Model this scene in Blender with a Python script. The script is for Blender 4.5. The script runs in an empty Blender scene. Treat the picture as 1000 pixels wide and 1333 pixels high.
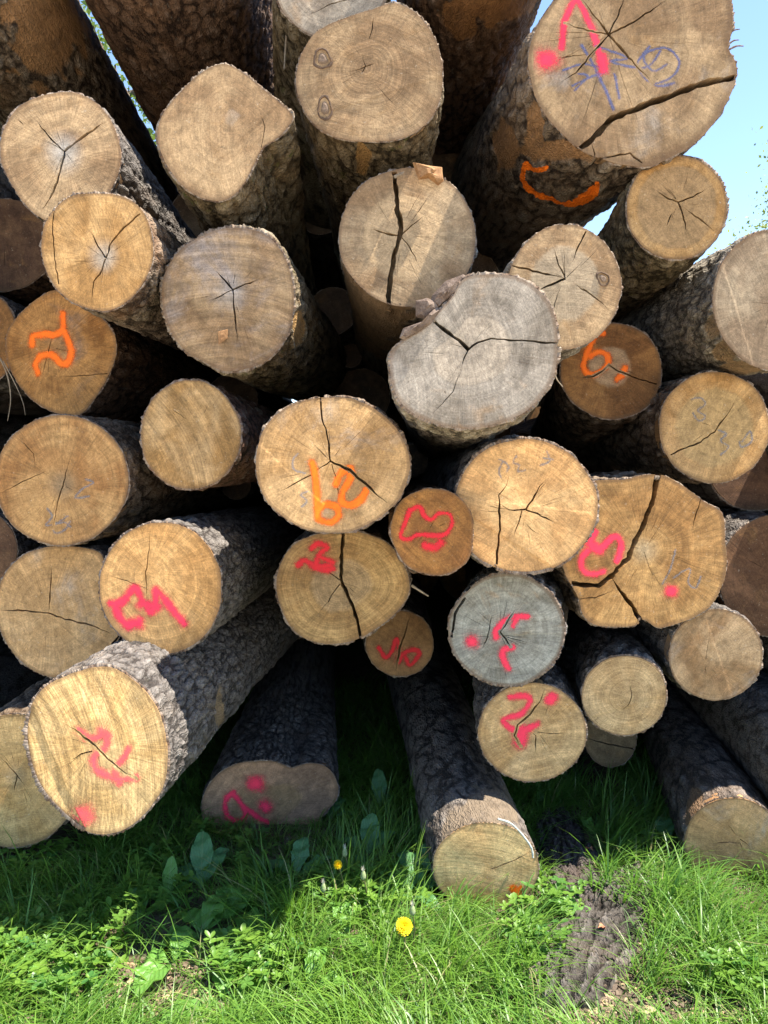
import bpy, math, random
import numpy as np
from mathutils import Vector, Matrix
from mathutils.geometry import delaunay_2d_cdt

random.seed(7)
RNG = np.random.default_rng(7)
SC = bpy.context.scene
COL = SC.collection

# ------------------------------------------------------------------ camera, sky, sun, exposure
CAM_H = 1.38
PITCH = math.radians(3.95)
FPX, CX, CY = 963.0, 500.0, 666.5
cam_d = bpy.data.cameras.new('camera')
cam_d.sensor_fit = 'VERTICAL'
cam_d.sensor_height = 36.0
cam_d.lens = 36.0 * FPX / 1333.0
cam_d.clip_start = 0.05
cam_d.clip_end = 6000
cam = bpy.data.objects.new('camera', cam_d)
COL.objects.link(cam)
cam.location = (0, 0, CAM_H)
cam.rotation_euler = (math.pi / 2 - PITCH, 0, 0)
SC.camera = cam

SUN_DIR = Vector((0.42, -0.066, 0.88)).normalized()      # towards the sun
SUN_EL = math.asin(SUN_DIR.z)
world = bpy.data.worlds.new("World")
SC.world = world
world.use_nodes = True
wn = world.node_tree
wn.nodes.clear()
w_out = wn.nodes.new('ShaderNodeOutputWorld')
w_bg = wn.nodes.new('ShaderNodeBackground')
w_sky = wn.nodes.new('ShaderNodeTexSky')
w_sky.sky_type = 'NISHITA'
w_sky.sun_disc = False
w_sky.sun_elevation = SUN_EL
w_sky.sun_rotation = math.atan2(SUN_DIR.x, SUN_DIR.y)
w_sky.air_density = 1.0
w_sky.dust_density = 0.0
w_sky.altitude = 2500.0
w_sky.ozone_density = 1.0
wn.links.new(w_sky.outputs[0], w_bg.inputs['Color'])
w_bg.inputs['Strength'].default_value = 0.098
wn.links.new(w_bg.outputs[0], w_out.inputs[0])

sun_d = bpy.data.lights.new('sun', 'SUN')
sun_d.energy = 3.7
sun_d.angle = math.radians(0.53)
sun_d.color = (1.0, 0.93, 0.82)
sun = bpy.data.objects.new('sun', sun_d)
COL.objects.link(sun)
sun.rotation_euler = SUN_DIR.to_track_quat('Z', 'Y').to_euler()
sun.location = (4, -3, 9)

SC.view_settings.view_transform = 'Standard'
SC.view_settings.look = 'None'
SC.view_settings.gamma = 1.0
SC.view_settings.use_curve_mapping = False
SC.view_settings.exposure = 2.2

# ------------------------------------------------------------------ projection helpers
CP, SP = math.cos(PITCH), math.sin(PITCH)


def ray(px, py):
    """world direction through a pixel of the 1000 x 1333 photograph, y component 1"""
    a = (px - CX) / FPX
    b = -(py - CY) / FPX
    d = Vector((a, CP + b * SP, -SP + b * CP))
    return d / d.y


def pix(px, py, Y):
    return Vector((0, 0, CAM_H)) + ray(px, py) * Y


def project(P):
    """(n,3) world points -> pixels"""
    X = P[:, 0]
    Y = P[:, 1]
    Z = P[:, 2] - CAM_H
    dep = Y * CP - Z * SP
    up = Y * SP + Z * CP
    dep = np.maximum(dep, 1e-3)
    return CX + FPX * X / dep, CY - FPX * up / dep


# ------------------------------------------------------------------ numpy noise
def _hash(ix, iy, iz, seed=0):
    with np.errstate(over='ignore'):
        h = (ix.astype(np.int64) * 374761393 + iy.astype(np.int64) * 668265263
             + iz.astype(np.int64) * 2147483647 + seed * 974634777)
        h = (h ^ (h >> 13)) * 1274126177
        h = h ^ (h >> 16)
        h = (h * 69069 + 1) ^ (h >> 7)
    return (h & 0xFFFFF).astype(np.float64) / float(0xFFFFF)


def vnoise(x, y, z, seed=0):
    ix, iy, iz = np.floor(x), np.floor(y), np.floor(z)
    fx, fy, fz = x - ix, y - iy, z - iz
    fx = fx * fx * (3 - 2 * fx)
    fy = fy * fy * (3 - 2 * fy)
    fz = fz * fz * (3 - 2 * fz)
    r = 0
    for a in (0, 1):
        wx = fx if a else 1 - fx
        for b in (0, 1):
            wy = fy if b else 1 - fy
            for c in (0, 1):
                wz = fz if c else 1 - fz
                r = r + wx * wy * wz * _hash(ix + a, iy + b, iz + c, seed)
    return r * 2 - 1


def fbm(x, y, z, oct=3, seed=0):
    s, a, f = 0, 1.0, 1.0
    for o in range(oct):
        s = s + a * vnoise(x * f, y * f, z * f, seed + o * 17)
        a *= 0.5
        f *= 2.03
    return s


def voro(x, y, z, seed=0):
    """F1, F2 and a cell value"""
    ix, iy, iz = np.floor(x), np.floor(y), np.floor(z)
    f1 = np.full(x.shape, 9.0)
    f2 = np.full(x.shape, 9.0)
    cid = np.zeros(x.shape)
    for a in (-1, 0, 1):
        for b in (-1, 0, 1):
            for c in (-1, 0, 1):
                jx, jy, jz = ix + a, iy + b, iz + c
                h = _hash(jx, jy, jz, seed)
                px = jx + h
                py = jy + (h * 977.0) % 1.0
                pz = jz + (h * 7919.0) % 1.0
                d = np.sqrt((px - x) ** 2 + (py - y) ** 2 + (pz - z) ** 2)
                m = d < f1
                f2 = np.where(m, f1, np.minimum(f2, d))
                cid = np.where(m, h, cid)
                f1 = np.where(m, d, f1)
    return f1, f2, cid


def sstep(a, b, x):
    t = np.clip((x - a) / (b - a), 0, 1)
    return t * t * (3 - 2 * t)


# ------------------------------------------------------------------ material helpers
class NT:
    def __init__(self, name):
        self.m = bpy.data.materials.new(name)
        self.m.use_nodes = True
        self.t = self.m.node_tree
        self.t.nodes.clear()

    def n(self, typ, **kw):
        nd = self.t.nodes.new(typ)
        for k, v in kw.items():
            setattr(nd, k, v)
        return nd

    def l(self, a, b):
        self.t.links.new(a, b)

    def put(self, sock, v):
        if hasattr(v, 'links') or hasattr(v, 'is_output'):
            self.l(v, sock)
        elif v is not None:
            if isinstance(v, (tuple, list)) and sock.type == 'RGBA' and len(v) == 3:
                v = tuple(v) + (1,)
            sock.default_value = v

    def attr(self, name, out='Fac'):
        a = self.n('ShaderNodeAttribute', attribute_type='GEOMETRY', attribute_name=name)
        return a.outputs[out]

    def math(self, op, a, b=None, c=None, clamp=False):
        m = self.n('ShaderNodeMath', operation=op, use_clamp=clamp)
        for i, v in enumerate((a, b, c)):
            if v is not None:
                self.put(m.inputs[i], v)
        return m.outputs[0]

    def vmath(self, op, a, b=None):
        m = self.n('ShaderNodeVectorMath', operation=op)
        self.put(m.inputs[0], a)
        if b is not None:
            if op == 'SCALE':
                self.put(m.inputs['Scale'], b)
            else:
                self.put(m.inputs[1], b)
        return m.outputs['Value'] if op in ('LENGTH', 'DOT_PRODUCT') else m.outputs[0]

    def comb(self, x, y, z):
        m = self.n('ShaderNodeCombineXYZ')
        for i, v in enumerate((x, y, z)):
            self.put(m.inputs[i], v)
        return m.outputs[0]

    def noise(self, vec, scale=5, detail=3, rough=0.55, dist=0.0, color=False):
        m = self.n('ShaderNodeTexNoise')
        self.put(m.inputs['Vector'], vec)
        m.inputs['Scale'].default_value = scale
        m.inputs['Detail'].default_value = detail
        m.inputs['Roughness'].default_value = rough
        m.inputs['Distortion'].default_value = dist
        return m.outputs[1 if color else 0]

    def ramp(self, fac, a, b, lo=0.0, hi=1.0):
        m = self.n('ShaderNodeMapRange', interpolation_type='SMOOTHSTEP')
        self.put(m.inputs['Value'], fac)
        m.inputs['From Min'].default_value = a
        m.inputs['From Max'].default_value = b
        m.inputs['To Min'].default_value = lo
        m.inputs['To Max'].default_value = hi
        return m.outputs[0]

    def mix(self, fac, a, b, mode='MIX'):
        m = self.n('ShaderNodeMix', data_type='RGBA', blend_type=mode)
        self.put(m.inputs[0], fac)
        self.put(m.inputs[6], a)
        self.put(m.inputs[7], b)
        return m.outputs[2]

    def bump(self, h, strength=0.5, dist=0.001, normal=None):
        m = self.n('ShaderNodeBump')
        self.put(m.inputs['Height'], h)
        m.inputs['Strength'].default_value = strength
        m.inputs['Distance'].default_value = dist
        if normal is not None:
            self.l(normal, m.inputs['Normal'])
        return m.outputs[0]

    def finish(self, color, rough=0.8, normal=None, spec=0.25, alpha=None, trans=None):
        p = self.n('ShaderNodeBsdfPrincipled')
        self.put(p.inputs['Base Color'], color)
        self.put(p.inputs['Roughness'], rough)
        p.inputs['Specular IOR Level'].default_value = spec
        if normal is not None:
            self.l(normal, p.inputs['Normal'])
        sh = p.outputs[0]
        if trans is not None:
            tr = self.n('ShaderNodeBsdfTranslucent')
            self.put(tr.inputs[0], trans[1])
            ms = self.n('ShaderNodeMixShader')
            ms.inputs[0].default_value = trans[0]
            self.l(sh, ms.inputs[1])
            self.l(tr.outputs[0], ms.inputs[2])
            sh = ms.outputs[0]
        if alpha is not None:
            tb = self.n('ShaderNodeBsdfTransparent')
            ms = self.n('ShaderNodeMixShader')
            self.put(ms.inputs[0], alpha)
            self.l(tb.outputs[0], ms.inputs[1])
            self.l(sh, ms.inputs[2])
            sh = ms.outputs[0]
        o = self.n('ShaderNodeOutputMaterial')
        self.l(sh, o.inputs[0])
        return self.m


def wood_material(seed, A, B, heart=None, hr=0.45, hfade=0.05, grey=0.0, greyc=(0.30, 0.29, 0.27), pithc=None, pithr=0.18,
                  rings=0.25, rays=0.3, saw=0.25, sawang=0.6, bump=0.5, dirt=0.2, stain=0.0, stainc=(0.10, 0.05, 0.02), edge=0.55):
    N = NT('sawn_wood')
    rnd = random.Random(seed * 13 + 5)
    off = (rnd.uniform(0, 50), rnd.uniform(0, 50), rnd.uniform(0, 50))
    uv = N.attr('fuv', 'Vector')
    t = N.attr('wt')
    P = N.vmath('ADD', uv, off)
    big = N.noise(P, 5.5, 3, 0.6, 0.6)
    big2 = N.noise(N.vmath('ADD', P, (7.7, 3.1, 0)), 11, 4, 0.65, 0.8)
    wob = N.noise(P, 9, 2, 0.5)
    # growth rings: distance from the heart with a wobble
    tr = N.math('MULTIPLY_ADD', wob, 0.06, t)
    ringv = N.comb(N.math('MULTIPLY', tr, 1.0), off[1], 0.0)
    ring = N.noise(ringv, 48, 3, 0.75)
    ringbig = N.noise(ringv, 14, 2, 0.6)
    # medullary rays
    r = N.vmath('LENGTH', uv)
    dirv = N.vmath('NORMALIZE', uv)
    sp = N.vmath('ADD', N.vmath('SCALE', dirv, 34.0), N.comb(off[0], off[2], N.math('MULTIPLY', r, 11.0)))
    rayn = N.noise(sp, 1.0, 3, 0.7)
    # saw marks: arcs of a far centre
    c = (math.cos(sawang) * 0.55, math.sin(sawang) * 0.55, 0)
    sd = N.vmath('LENGTH', N.vmath('ADD', uv, c))
    sv = N.comb(N.math('MULTIPLY', sd, 190.0), N.math('MULTIPLY', N.vmath('DOT_PRODUCT', uv, (-math.sin(sawang), math.cos(sawang), 0)), 3.0), off[2])
    sawn = N.noise(sv, 1.0, 3, 0.7)
    sv2 = N.comb(N.math('MULTIPLY', sd, 42.0), N.math('MULTIPLY', N.vmath('DOT_PRODUCT', uv, (-math.sin(sawang), math.cos(sawang), 0)), 3.0), off[1])
    sawb = N.noise(sv2, 1.0, 2, 0.5)
    fib = N.noise(P, 210, 4, 0.75)
    col = N.mix(N.ramp(big, 0.36, 0.64), A, tuple(x * 0.86 for x in B))
    col = N.mix(N.ramp(big2, 0.56, 0.76, 0.0, 0.4), col, (0.40, 0.215, 0.075) if grey < 0.3 else (0.33, 0.24, 0.16))
    if heart:
        hm = N.ramp(N.math('MULTIPLY_ADD', big2, 0.22, t), hr + 0.11 - hfade, hr + 0.11 + hfade, 1.0, 0.0)
        col = N.mix(N.math('MULTIPLY', hm, 0.8), col, heart)
    if pithc:
        pm = N.ramp(N.math('MULTIPLY_ADD', big2, 0.12, t), pithr * 0.3, pithr * 1.25 + 0.06, 1.0, 0.0)
        col = N.mix(N.math('MULTIPLY', pm, 0.75), col, pithc)
    if grey > 0:
        g = N.ramp(N.noise(N.vmath('ADD', P, (2.2, 9.4, 0)), 4.2, 5, 0.68, 0.5), 0.62 - grey * 0.42, 0.86 - grey * 0.42)
        col = N.mix(N.math('MULTIPLY', g, 0.85), col, greyc)
    if stain > 0:
        s = N.ramp(N.noise(N.vmath('ADD', P, (5.2, 1.4, 0)), 6.5, 4, 0.6, 0.8), 0.66 - stain * 0.3, 0.84 - stain * 0.3)
        col = N.mix(N.math('MULTIPLY', s, 0.7), col, stainc)
    m = N.ramp(ring, 0.3, 0.7, 1 - rings * 0.45, 1 + rings * 0.25)
    m2 = N.ramp(ringbig, 0.3, 0.7, 1 - rings * 0.35, 1 + rings * 0.2)
    m3 = N.ramp(rayn, 0.3, 0.7, 1 - rays * 0.5, 1 + rays * 0.3)
    m4 = N.ramp(sawn, 0.3, 0.7, 1 - saw * 0.35, 1 + saw * 0.22)
    m4b = N.ramp(sawb, 0.3, 0.7, 1 - saw * 0.4, 1 + saw * 0.25)
    m5 = N.ramp(fib, 0.3, 0.7, 0.80, 1.16)
    mid = N.ramp(N.noise(N.vmath('ADD', P, (4.4, 8.1, 0)), 34, 5, 0.72, 0.6), 0.28, 0.72, 0.74, 1.2)
    m = N.math('MULTIPLY', m, mid)
    mm = N.math('MULTIPLY', N.math('MULTIPLY', m, m2), N.math('MULTIPLY', m3, N.math('MULTIPLY', m4, N.math('MULTIPLY', m5, m4b))))
    col = N.mix(1.0, col, N.comb(mm, mm, mm), 'MULTIPLY')
    # dirt blotches, specks and the dark cambium line
    dn = N.noise(P, 26, 5, 0.75, 0.3)
    d = N.ramp(dn, 0.56, 0.78, 0.0, dirt)
    col = N.mix(d, col, (0.09, 0.065, 0.045))
    sk = N.ramp(N.noise(P, 150, 2, 0.6), 0.66, 0.74, 0.0, 0.55)
    col = N.mix(sk, col, (0.07, 0.05, 0.035))
    lk = N.ramp(N.noise(N.vmath('ADD', P, (3, 3, 3)), 95, 3, 0.7), 0.64, 0.75, 0.0, 0.35)
    col = N.mix(lk, col, (0.62, 0.55, 0.42))
    cv = N.vmath('ADD', N.vmath('SCALE', dirv, 46.0), N.comb(off[1], off[0], N.math('MULTIPLY', r, 5.0)))
    ck = N.ramp(N.noise(cv, 1.0, 2, 0.6), 0.655, 0.70, 0.0, 0.42)
    ck = N.math('MULTIPLY', ck, N.ramp(t, 0.08, 0.2))
    ck = N.math('MULTIPLY', ck, N.ramp(big, 0.40, 0.62))
    col = N.mix(ck, col, (0.10, 0.055, 0.03))
    ed = N.ramp(N.math('MULTIPLY_ADD', wob, 0.03, t), 0.955, 1.0, 0.0, edge)
    col = N.mix(ed, col, (0.13, 0.075, 0.04))
    h = N.math('ADD', N.math('MULTIPLY', sawn, 1.0), N.math('MULTIPLY', fib, 0.7))
    h = N.math('ADD', h, N.math('MULTIPLY', ring, 0.6))
    h = N.math('ADD', h, N.math('MULTIPLY', rayn, 0.5))
    h = N.math('ADD', h, N.math('MULTIPLY', sawb, 1.6))
    nrm = N.bump(h, bump, 0.0016)
    return N.finish(col, 0.78, nrm, 0.2)


def bark_material(seed, crev, plate, top, peelc, paintc=(1.0, 0.20, 0.01), moss=0.25, lichen=0.25, mossc=(0.055, 0.06, 0.015)):
    N = NT('bark')
    P = N.attr('bco', 'Vector')
    P = N.vmath('ADD', P, (seed * 3.7, seed * 1.9, 0))
    h = N.attr('h')
    peel = N.attr('peel')
    paint = N.attr('paint')
    n1 = N.noise(P, 38, 4, 0.65, 0.3)
    n2 = N.noise(P, 7, 3, 0.6, 0.5)
    n3 = N.noise(P, 160, 4, 0.75)
    hh = N.math('MULTIPLY_ADD', N.math('SUBTRACT', n1, 0.5), 0.9, h)
    col = N.mix(N.ramp(hh, 0.08, 0.42), crev, plate)
    col = N.mix(N.ramp(hh, 0.5, 1.0), col, top)
    col = N.mix(N.ramp(n2, 0.46, 0.72, 0.0, 0.38), col, N.mix(0.4, plate, peelc))
    col = N.mix(N.ramp(N.noise(P, 16, 4, 0.7), 0.60, 0.74, 0.0, moss), col, mossc)
    col = N.mix(N.ramp(N.noise(P, 55, 4, 0.7), 0.60, 0.70, 0.0, lichen), col, (0.30, 0.30, 0.27))
    m = N.ramp(n3, 0.25, 0.75, 0.62, 1.35)
    col = N.mix(1.0, col, N.comb(m, m, m), 'MULTIPLY')
    # bared inner wood
    grain = N.noise(N.vmath('MULTIPLY', P, (90, 90, 14)), 1.0, 3, 0.7)
    pc = N.mix(N.ramp(grain, 0.3, 0.7), peelc, tuple(c * 0.72 for c in peelc))
    pc = N.mix(N.ramp(N.noise(P, 22, 4, 0.7), 0.45, 0.7, 0.0, 0.8), pc, tuple(c * 0.42 for c in peelc))
    pf = N.ramp(N.math('MULTIPLY_ADD', N.math('SUBTRACT', n1, 0.5), 1.9, peel), 0.2, 0.95, 0.0, 0.9)
    col = N.mix(pf, col, pc)
    col = N.mix(N.math('MULTIPLY', N.attr('rim'), N.ramp(n3, 0.3, 0.7, 0.5, 0.95)), col, N.mix(N.ramp(n1, 0.35, 0.65), (0.155, 0.095, 0.062), (0.34, 0.27, 0.205)))
    pp = N.ramp(N.math('MULTIPLY_ADD', N.math('SUBTRACT', n3, 0.5), 1.4, paint), 0.35, 0.6)
    col = N.mix(pp, col, paintc)
    hb = N.math('ADD', N.math('MULTIPLY', n1, 2.0), N.math('MULTIPLY', n3, 1.3))
    v = N.n('ShaderNodeTexVoronoi', feature='DISTANCE_TO_EDGE')
    N.put(v.inputs['Vector'], N.vmath('ADD', N.vmath('MULTIPLY', P, (1, 1, 0.8)), N.vmath('SCALE', N.noise(P, 30, 2, 0.5, 0, True), 0.02)))
    v.inputs['Scale'].default_value = 85
    hb = N.math('ADD', hb, N.ramp(v.outputs[0], 0.0, 0.22, 0.0, 1.2))
    nrm = N.bump(hb, 0.75, 0.0035)
    return N.finish(col, 0.88, nrm, 0.18)


def paint_material(name, c, c2, soft=0.25, maxa=1.0, gritty=1.0):
    N = NT(name)
    p = N.attr('p')
    P = N.attr('co', 'Vector')
    n = N.noise(P, 260, 3, 0.7)
    nb = N.noise(P, 60, 3, 0.6)
    v = N.math('MULTIPLY_ADD', N.math('SUBTRACT', n, 0.5), gritty, p)
    v = N.math('MULTIPLY_ADD', N.math('SUBTRACT', nb, 0.5), 0.5 * gritty, v)
    a = N.ramp(v, 0.5 - soft, 0.5 + soft, 0.0, maxa)
    sp = N.math('MULTIPLY', N.ramp(N.noise(P, 420, 2, 0.6), 0.56, 0.66), N.ramp(p, -0.7, 0.5, 0.0, 0.55))
    a = N.math('MAXIMUM', a, sp)
    col = N.mix(N.ramp(nb, 0.35, 0.65), c, c2)
    m = N.m
    m = N.finish(col, 0.6, N.bump(n, 0.4, 0.001), 0.25, alpha=a)
    return m


M_PINK = paint_material('pink_spray_paint', (0.95, 0.045, 0.10), (0.85, 0.04, 0.09), soft=0.5, gritty=1.5, maxa=0.95)
M_PINKOLD = paint_material('faded_pink_spray_paint', (0.85, 0.09, 0.12), (0.75, 0.10, 0.10), soft=0.5, maxa=0.82, gritty=2.2)
M_RED = paint_material('red_spray_paint', (0.72, 0.018, 0.03), (0.60, 0.02, 0.03), soft=0.5, gritty=1.7, maxa=0.92)
M_ORANGE = paint_material('orange_spray_paint', (1.0, 0.19, 0.008), (0.95, 0.15, 0.006), soft=0.42, gritty=1.0)
M_BLUE = paint_material('blue_crayon', (0.07, 0.10, 0.30), (0.12, 0.15, 0.28), soft=0.42, maxa=0.62, gritty=2.4)
M_BLUEPALE = paint_material('faint_blue_crayon', (0.16, 0.19, 0.25), (0.22, 0.24, 0.26), soft=0.45, maxa=0.48, gritty=2.4)


def simple_material(name, c, c2, scale=40, rough=0.8, bump=0.4, bdist=0.002, trans=None):
    N = NT(name)
    tc = N.n('ShaderNodeTexCoord').outputs['Object']
    n = N.noise(tc, scale, 4, 0.65)
    col = N.mix(N.ramp(n, 0.3, 0.7), c, c2)
    f = N.noise(tc, scale * 6, 3, 0.7)
    m = N.ramp(f, 0.25, 0.75, 0.75, 1.2)
    col = N.mix(1.0, col, N.comb(m, m, m), 'MULTIPLY')
    return N.finish(col, rough, N.bump(N.math('ADD', n, f), bump, bdist), 0.2, trans=trans)


# ------------------------------------------------------------------ object helpers
def link(name, me, parent=None, loc=None):
    o = bpy.data.objects.new(name, me)
    COL.objects.link(o)
    if parent is not None:
        o.parent = parent
    if loc is not None:
        o.location = loc
    return o


def tag(o, label=None, cat=None, group=None, kind=None):
    for k, v in (('label', label), ('category', cat), ('group', group), ('kind', kind)):
        if v:
            o[k] = v
    return o


def mesh_np(name, V, F, mats, attrs=None, smooth=True, mat_index=None):
    """V (n,3); F (m,3) or (m,4) int arrays (or list of both)"""
    me = bpy.data.meshes.new(name)
    Fs = F if isinstance(F, list) else [F]
    Fs = [f for f in Fs if len(f)]
    nv = len(V)
    nl = sum(f.size for f in Fs)
    nf = sum(len(f) for f in Fs)
    me.vertices.add(nv)
    me.vertices.foreach_set('co', np.asarray(V, dtype=np.float32).ravel())
    me.loops.add(nl)
    me.loops.foreach_set('vertex_index', np.concatenate([f.ravel() for f in Fs]).astype(np.int32))
    me.polygons.add(nf)
    sizes = np.concatenate([np.full(len(f), f.shape[1]) for f in Fs])
    starts = np.concatenate([[0], np.cumsum(sizes)[:-1]])
    me.polygons.foreach_set('loop_start', starts.astype(np.int32))
    me.polygons.foreach_set('use_smooth', np.full(nf, bool(smooth)))
    if mat_index is not None:
        me.polygons.foreach_set('material_index', np.asarray(mat_index, dtype=np.int32))
    me.update(calc_edges=True)
    me.validate()
    for m in mats:
        me.materials.append(m)
    for k, a in (attrs or {}).items():
        a = np.asarray(a, dtype=np.float32)
        if a.ndim == 2:
            at = me.attributes.new(k, 'FLOAT_VECTOR', 'POINT')
            at.data.foreach_set('vector', a.ravel())
        else:
            at = me.attributes.new(k, 'FLOAT', 'POINT')
            at.data.foreach_set('value', a)
    return me


def catmull(pts, n=6, closed=False):
    P = np.array(pts, float)
    if len(P) < 3:
        t = np.linspace(0, 1, n * 2)[:, None]
        return P[0] * (1 - t) + P[-1] * t
    out = []
    k = len(P)
    rng = range(k if closed else k - 1)
    for i in rng:
        p0 = P[(i - 1) % k] if (closed or i > 0) else P[0]
        p1 = P[i]
        p2 = P[(i + 1) % k]
        p3 = P[(i + 2) % k] if (closed or i + 2 < k) else P[-1]
        for j in range(n):
            t = j / n
            out.append(0.5 * ((2 * p1) + (-p0 + p2) * t + (2 * p0 - 5 * p1 + 4 * p2 - p3) * t * t + (-p0 + 3 * p1 - 3 * p2 + p3) * t ** 3))
    if not closed:
        out.append(P[-1])
    return np.array(out)


def dist_poly(X, Y, pts):
    d = np.full(X.shape, 1e9)
    P = np.asarray(pts, float)
    if len(P) == 1:
        return np.hypot(X - P[0, 0], Y - P[0, 1])
    for a, b in zip(P[:-1], P[1:]):
        ab = b - a
        L = max((ab ** 2).sum(), 1e-9)
        t = np.clip(((X - a[0]) * ab[0] + (Y - a[1]) * ab[1]) / L, 0, 1)
        d = np.minimum(d, np.hypot(X - a[0] - t * ab[0], Y - a[1] - t * ab[1]))
    return d


# ------------------------------------------------------------------ ground height
LOGZONE = 2.4


def gh(x, y):
    x = np.asarray(x, float)
    y = np.asarray(y, float)
    z = 0.030 * vnoise(x * 1.1 + 3, y * 1.1, np.zeros_like(x) + .5, 3) + 0.014 * vnoise(x * 4.1, y * 4.1, np.zeros_like(x) + .5, 4)
    far = sstep(3.0, 14.0, np.hypot(x, y - 2.5))
    return z * (1 - far) + far * 0.25 * vnoise(x * 0.05, y * 0.05, np.zeros_like(x) + .5, 9)


def gpix(px, py):
    """ground point under a pixel"""
    d = ray(px, py)
    Y = CAM_H / -d.z
    for _ in range(5):
        p = pix(px, py, Y)
        z = float(gh(p.x, p.y))
        Y = (CAM_H - z) / -d.z
    p = pix(px, py, Y)
    return Vector((p.x, p.y, float(gh(p.x, p.y))))


# ------------------------------------------------------------------ logs: data read off the photograph
PAL = {
    'tan': dict(A=(0.52, 0.315, 0.129), B=(0.406, 0.218, 0.0731)),
    'pale': dict(A=(0.645, 0.446, 0.215), B=(0.562, 0.359, 0.15)),
    'orange': dict(A=(0.447, 0.228, 0.0731), B=(0.312, 0.141, 0.0387)),
    'brown': dict(A=(0.322, 0.155, 0.0499), B=(0.218, 0.097, 0.031)),
    'greytan': dict(A=(0.447, 0.301, 0.159), B=(0.322, 0.199, 0.0989)),
    'grey': dict(A=(0.416, 0.339, 0.245), B=(0.312, 0.242, 0.168)),
    'bluegrey': dict(A=(0.33, 0.32, 0.27), B=(0.27, 0.247, 0.194)),
    'olive': dict(A=(0.52, 0.378, 0.198), B=(0.426, 0.286, 0.133)),
}
BK = {
    'dark': dict(crev=(0.040, 0.034, 0.030), plate=(0.122, 0.108, 0.097), top=(0.195, 0.178, 0.162), peelc=(0.22, 0.14, 0.08)),
    'brown': dict(crev=(0.032, 0.022, 0.015), plate=(0.145, 0.108, 0.075), top=(0.24, 0.20, 0.155), peelc=(0.36, 0.195, 0.085)),
    'mossy': dict(crev=(0.028, 0.020, 0.010), plate=(0.13, 0.10, 0.06), top=(0.24, 0.20, 0.14), peelc=(0.38, 0.22, 0.08), moss=0.85, mossc=(0.075, 0.085, 0.018)),
    'pale': dict(crev=(0.06, 0.05, 0.04), plate=(0.20, 0.17, 0.13), top=(0.33, 0.30, 0.25), peelc=(0.30, 0.20, 0.11), lichen=0.5),
    'red': dict(crev=(0.026, 0.015, 0.010), plate=(0.110, 0.066, 0.042), top=(0.17, 0.12, 0.09), peelc=(0.30, 0.145, 0.055)),
}
LOGS = []


def L(key, c, r, d, wood, bark, label, **kw):
    LOGS.append(dict(key=key, c=c, r=r, d=d, wood=wood, bark=bark, label=label, **kw))


L('T1', (-120, -130), (135, 135), 2.30, 'tan', 'brown', 'brown trunk with an orange stripped patch filling the top left corner', vp=(430, 620), q=0.006,
  peel=[(58, 35, 52, 85)], vis=0.9, scale=7, growth=0.0)
L('T2', (190, -150), (139, 139), 2.50, 'tan', 'red', 'dark reddish trunk in deep shade above the diamond shaped end', vp=(447, 620), q=0.007, vis=1.2)
L('T3', (432, -32), (75, 82), 2.50, 'grey', 'mossy', 'grey log end cut off by the top edge, above the end with two knots', vp=(440, 600), grow=0.7, wp=dict(rings=0.4),
  cracks=[([(400, 20), (432, 5), (470, -5)], 1.2)], pith=(430, -20))
L('T4', (481, 95), (95, 92), 2.34, 'greytan', 'mossy', 'tear shaped tan log end with two round knots on its left side', vp=(505, 600), q=0.006,
  poly=[(515, 4), (545, 20), (567, 52), (576, 95), (571, 135), (552, 163), (522, 180), (485, 184), (440, 179), (408, 160), (390, 130), (386, 100), (394, 68), (412, 42), (445, 25), (485, 12)],
  pith=(476, 88), knots=[(420, 77, 11, 9), (423, 141, 9, 11)], peel=[(472, 205, 11, 24)], wp=dict(rings=0.5, stain=0.15, stainc=(0.26, 0.19, 0.12)),
  cracks=[([(487, 22), (484, 38), (479, 54)], 1.6), ([(462, 92), (475, 86), (488, 82)], 1.6), ([(472, 76), (476, 86), (470, 96)], 1.4)], hair=5)
L('T5', (640, -150), (112, 112), 2.40, 'tan', 'red', 'dark trunk with bared orange wood at the top edge, left of the largest end', vp=(470, 600), q=0.006, peel=[(640, 5, 60, 24), (600, 25, 25, 30)], vis=1.3)
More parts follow.
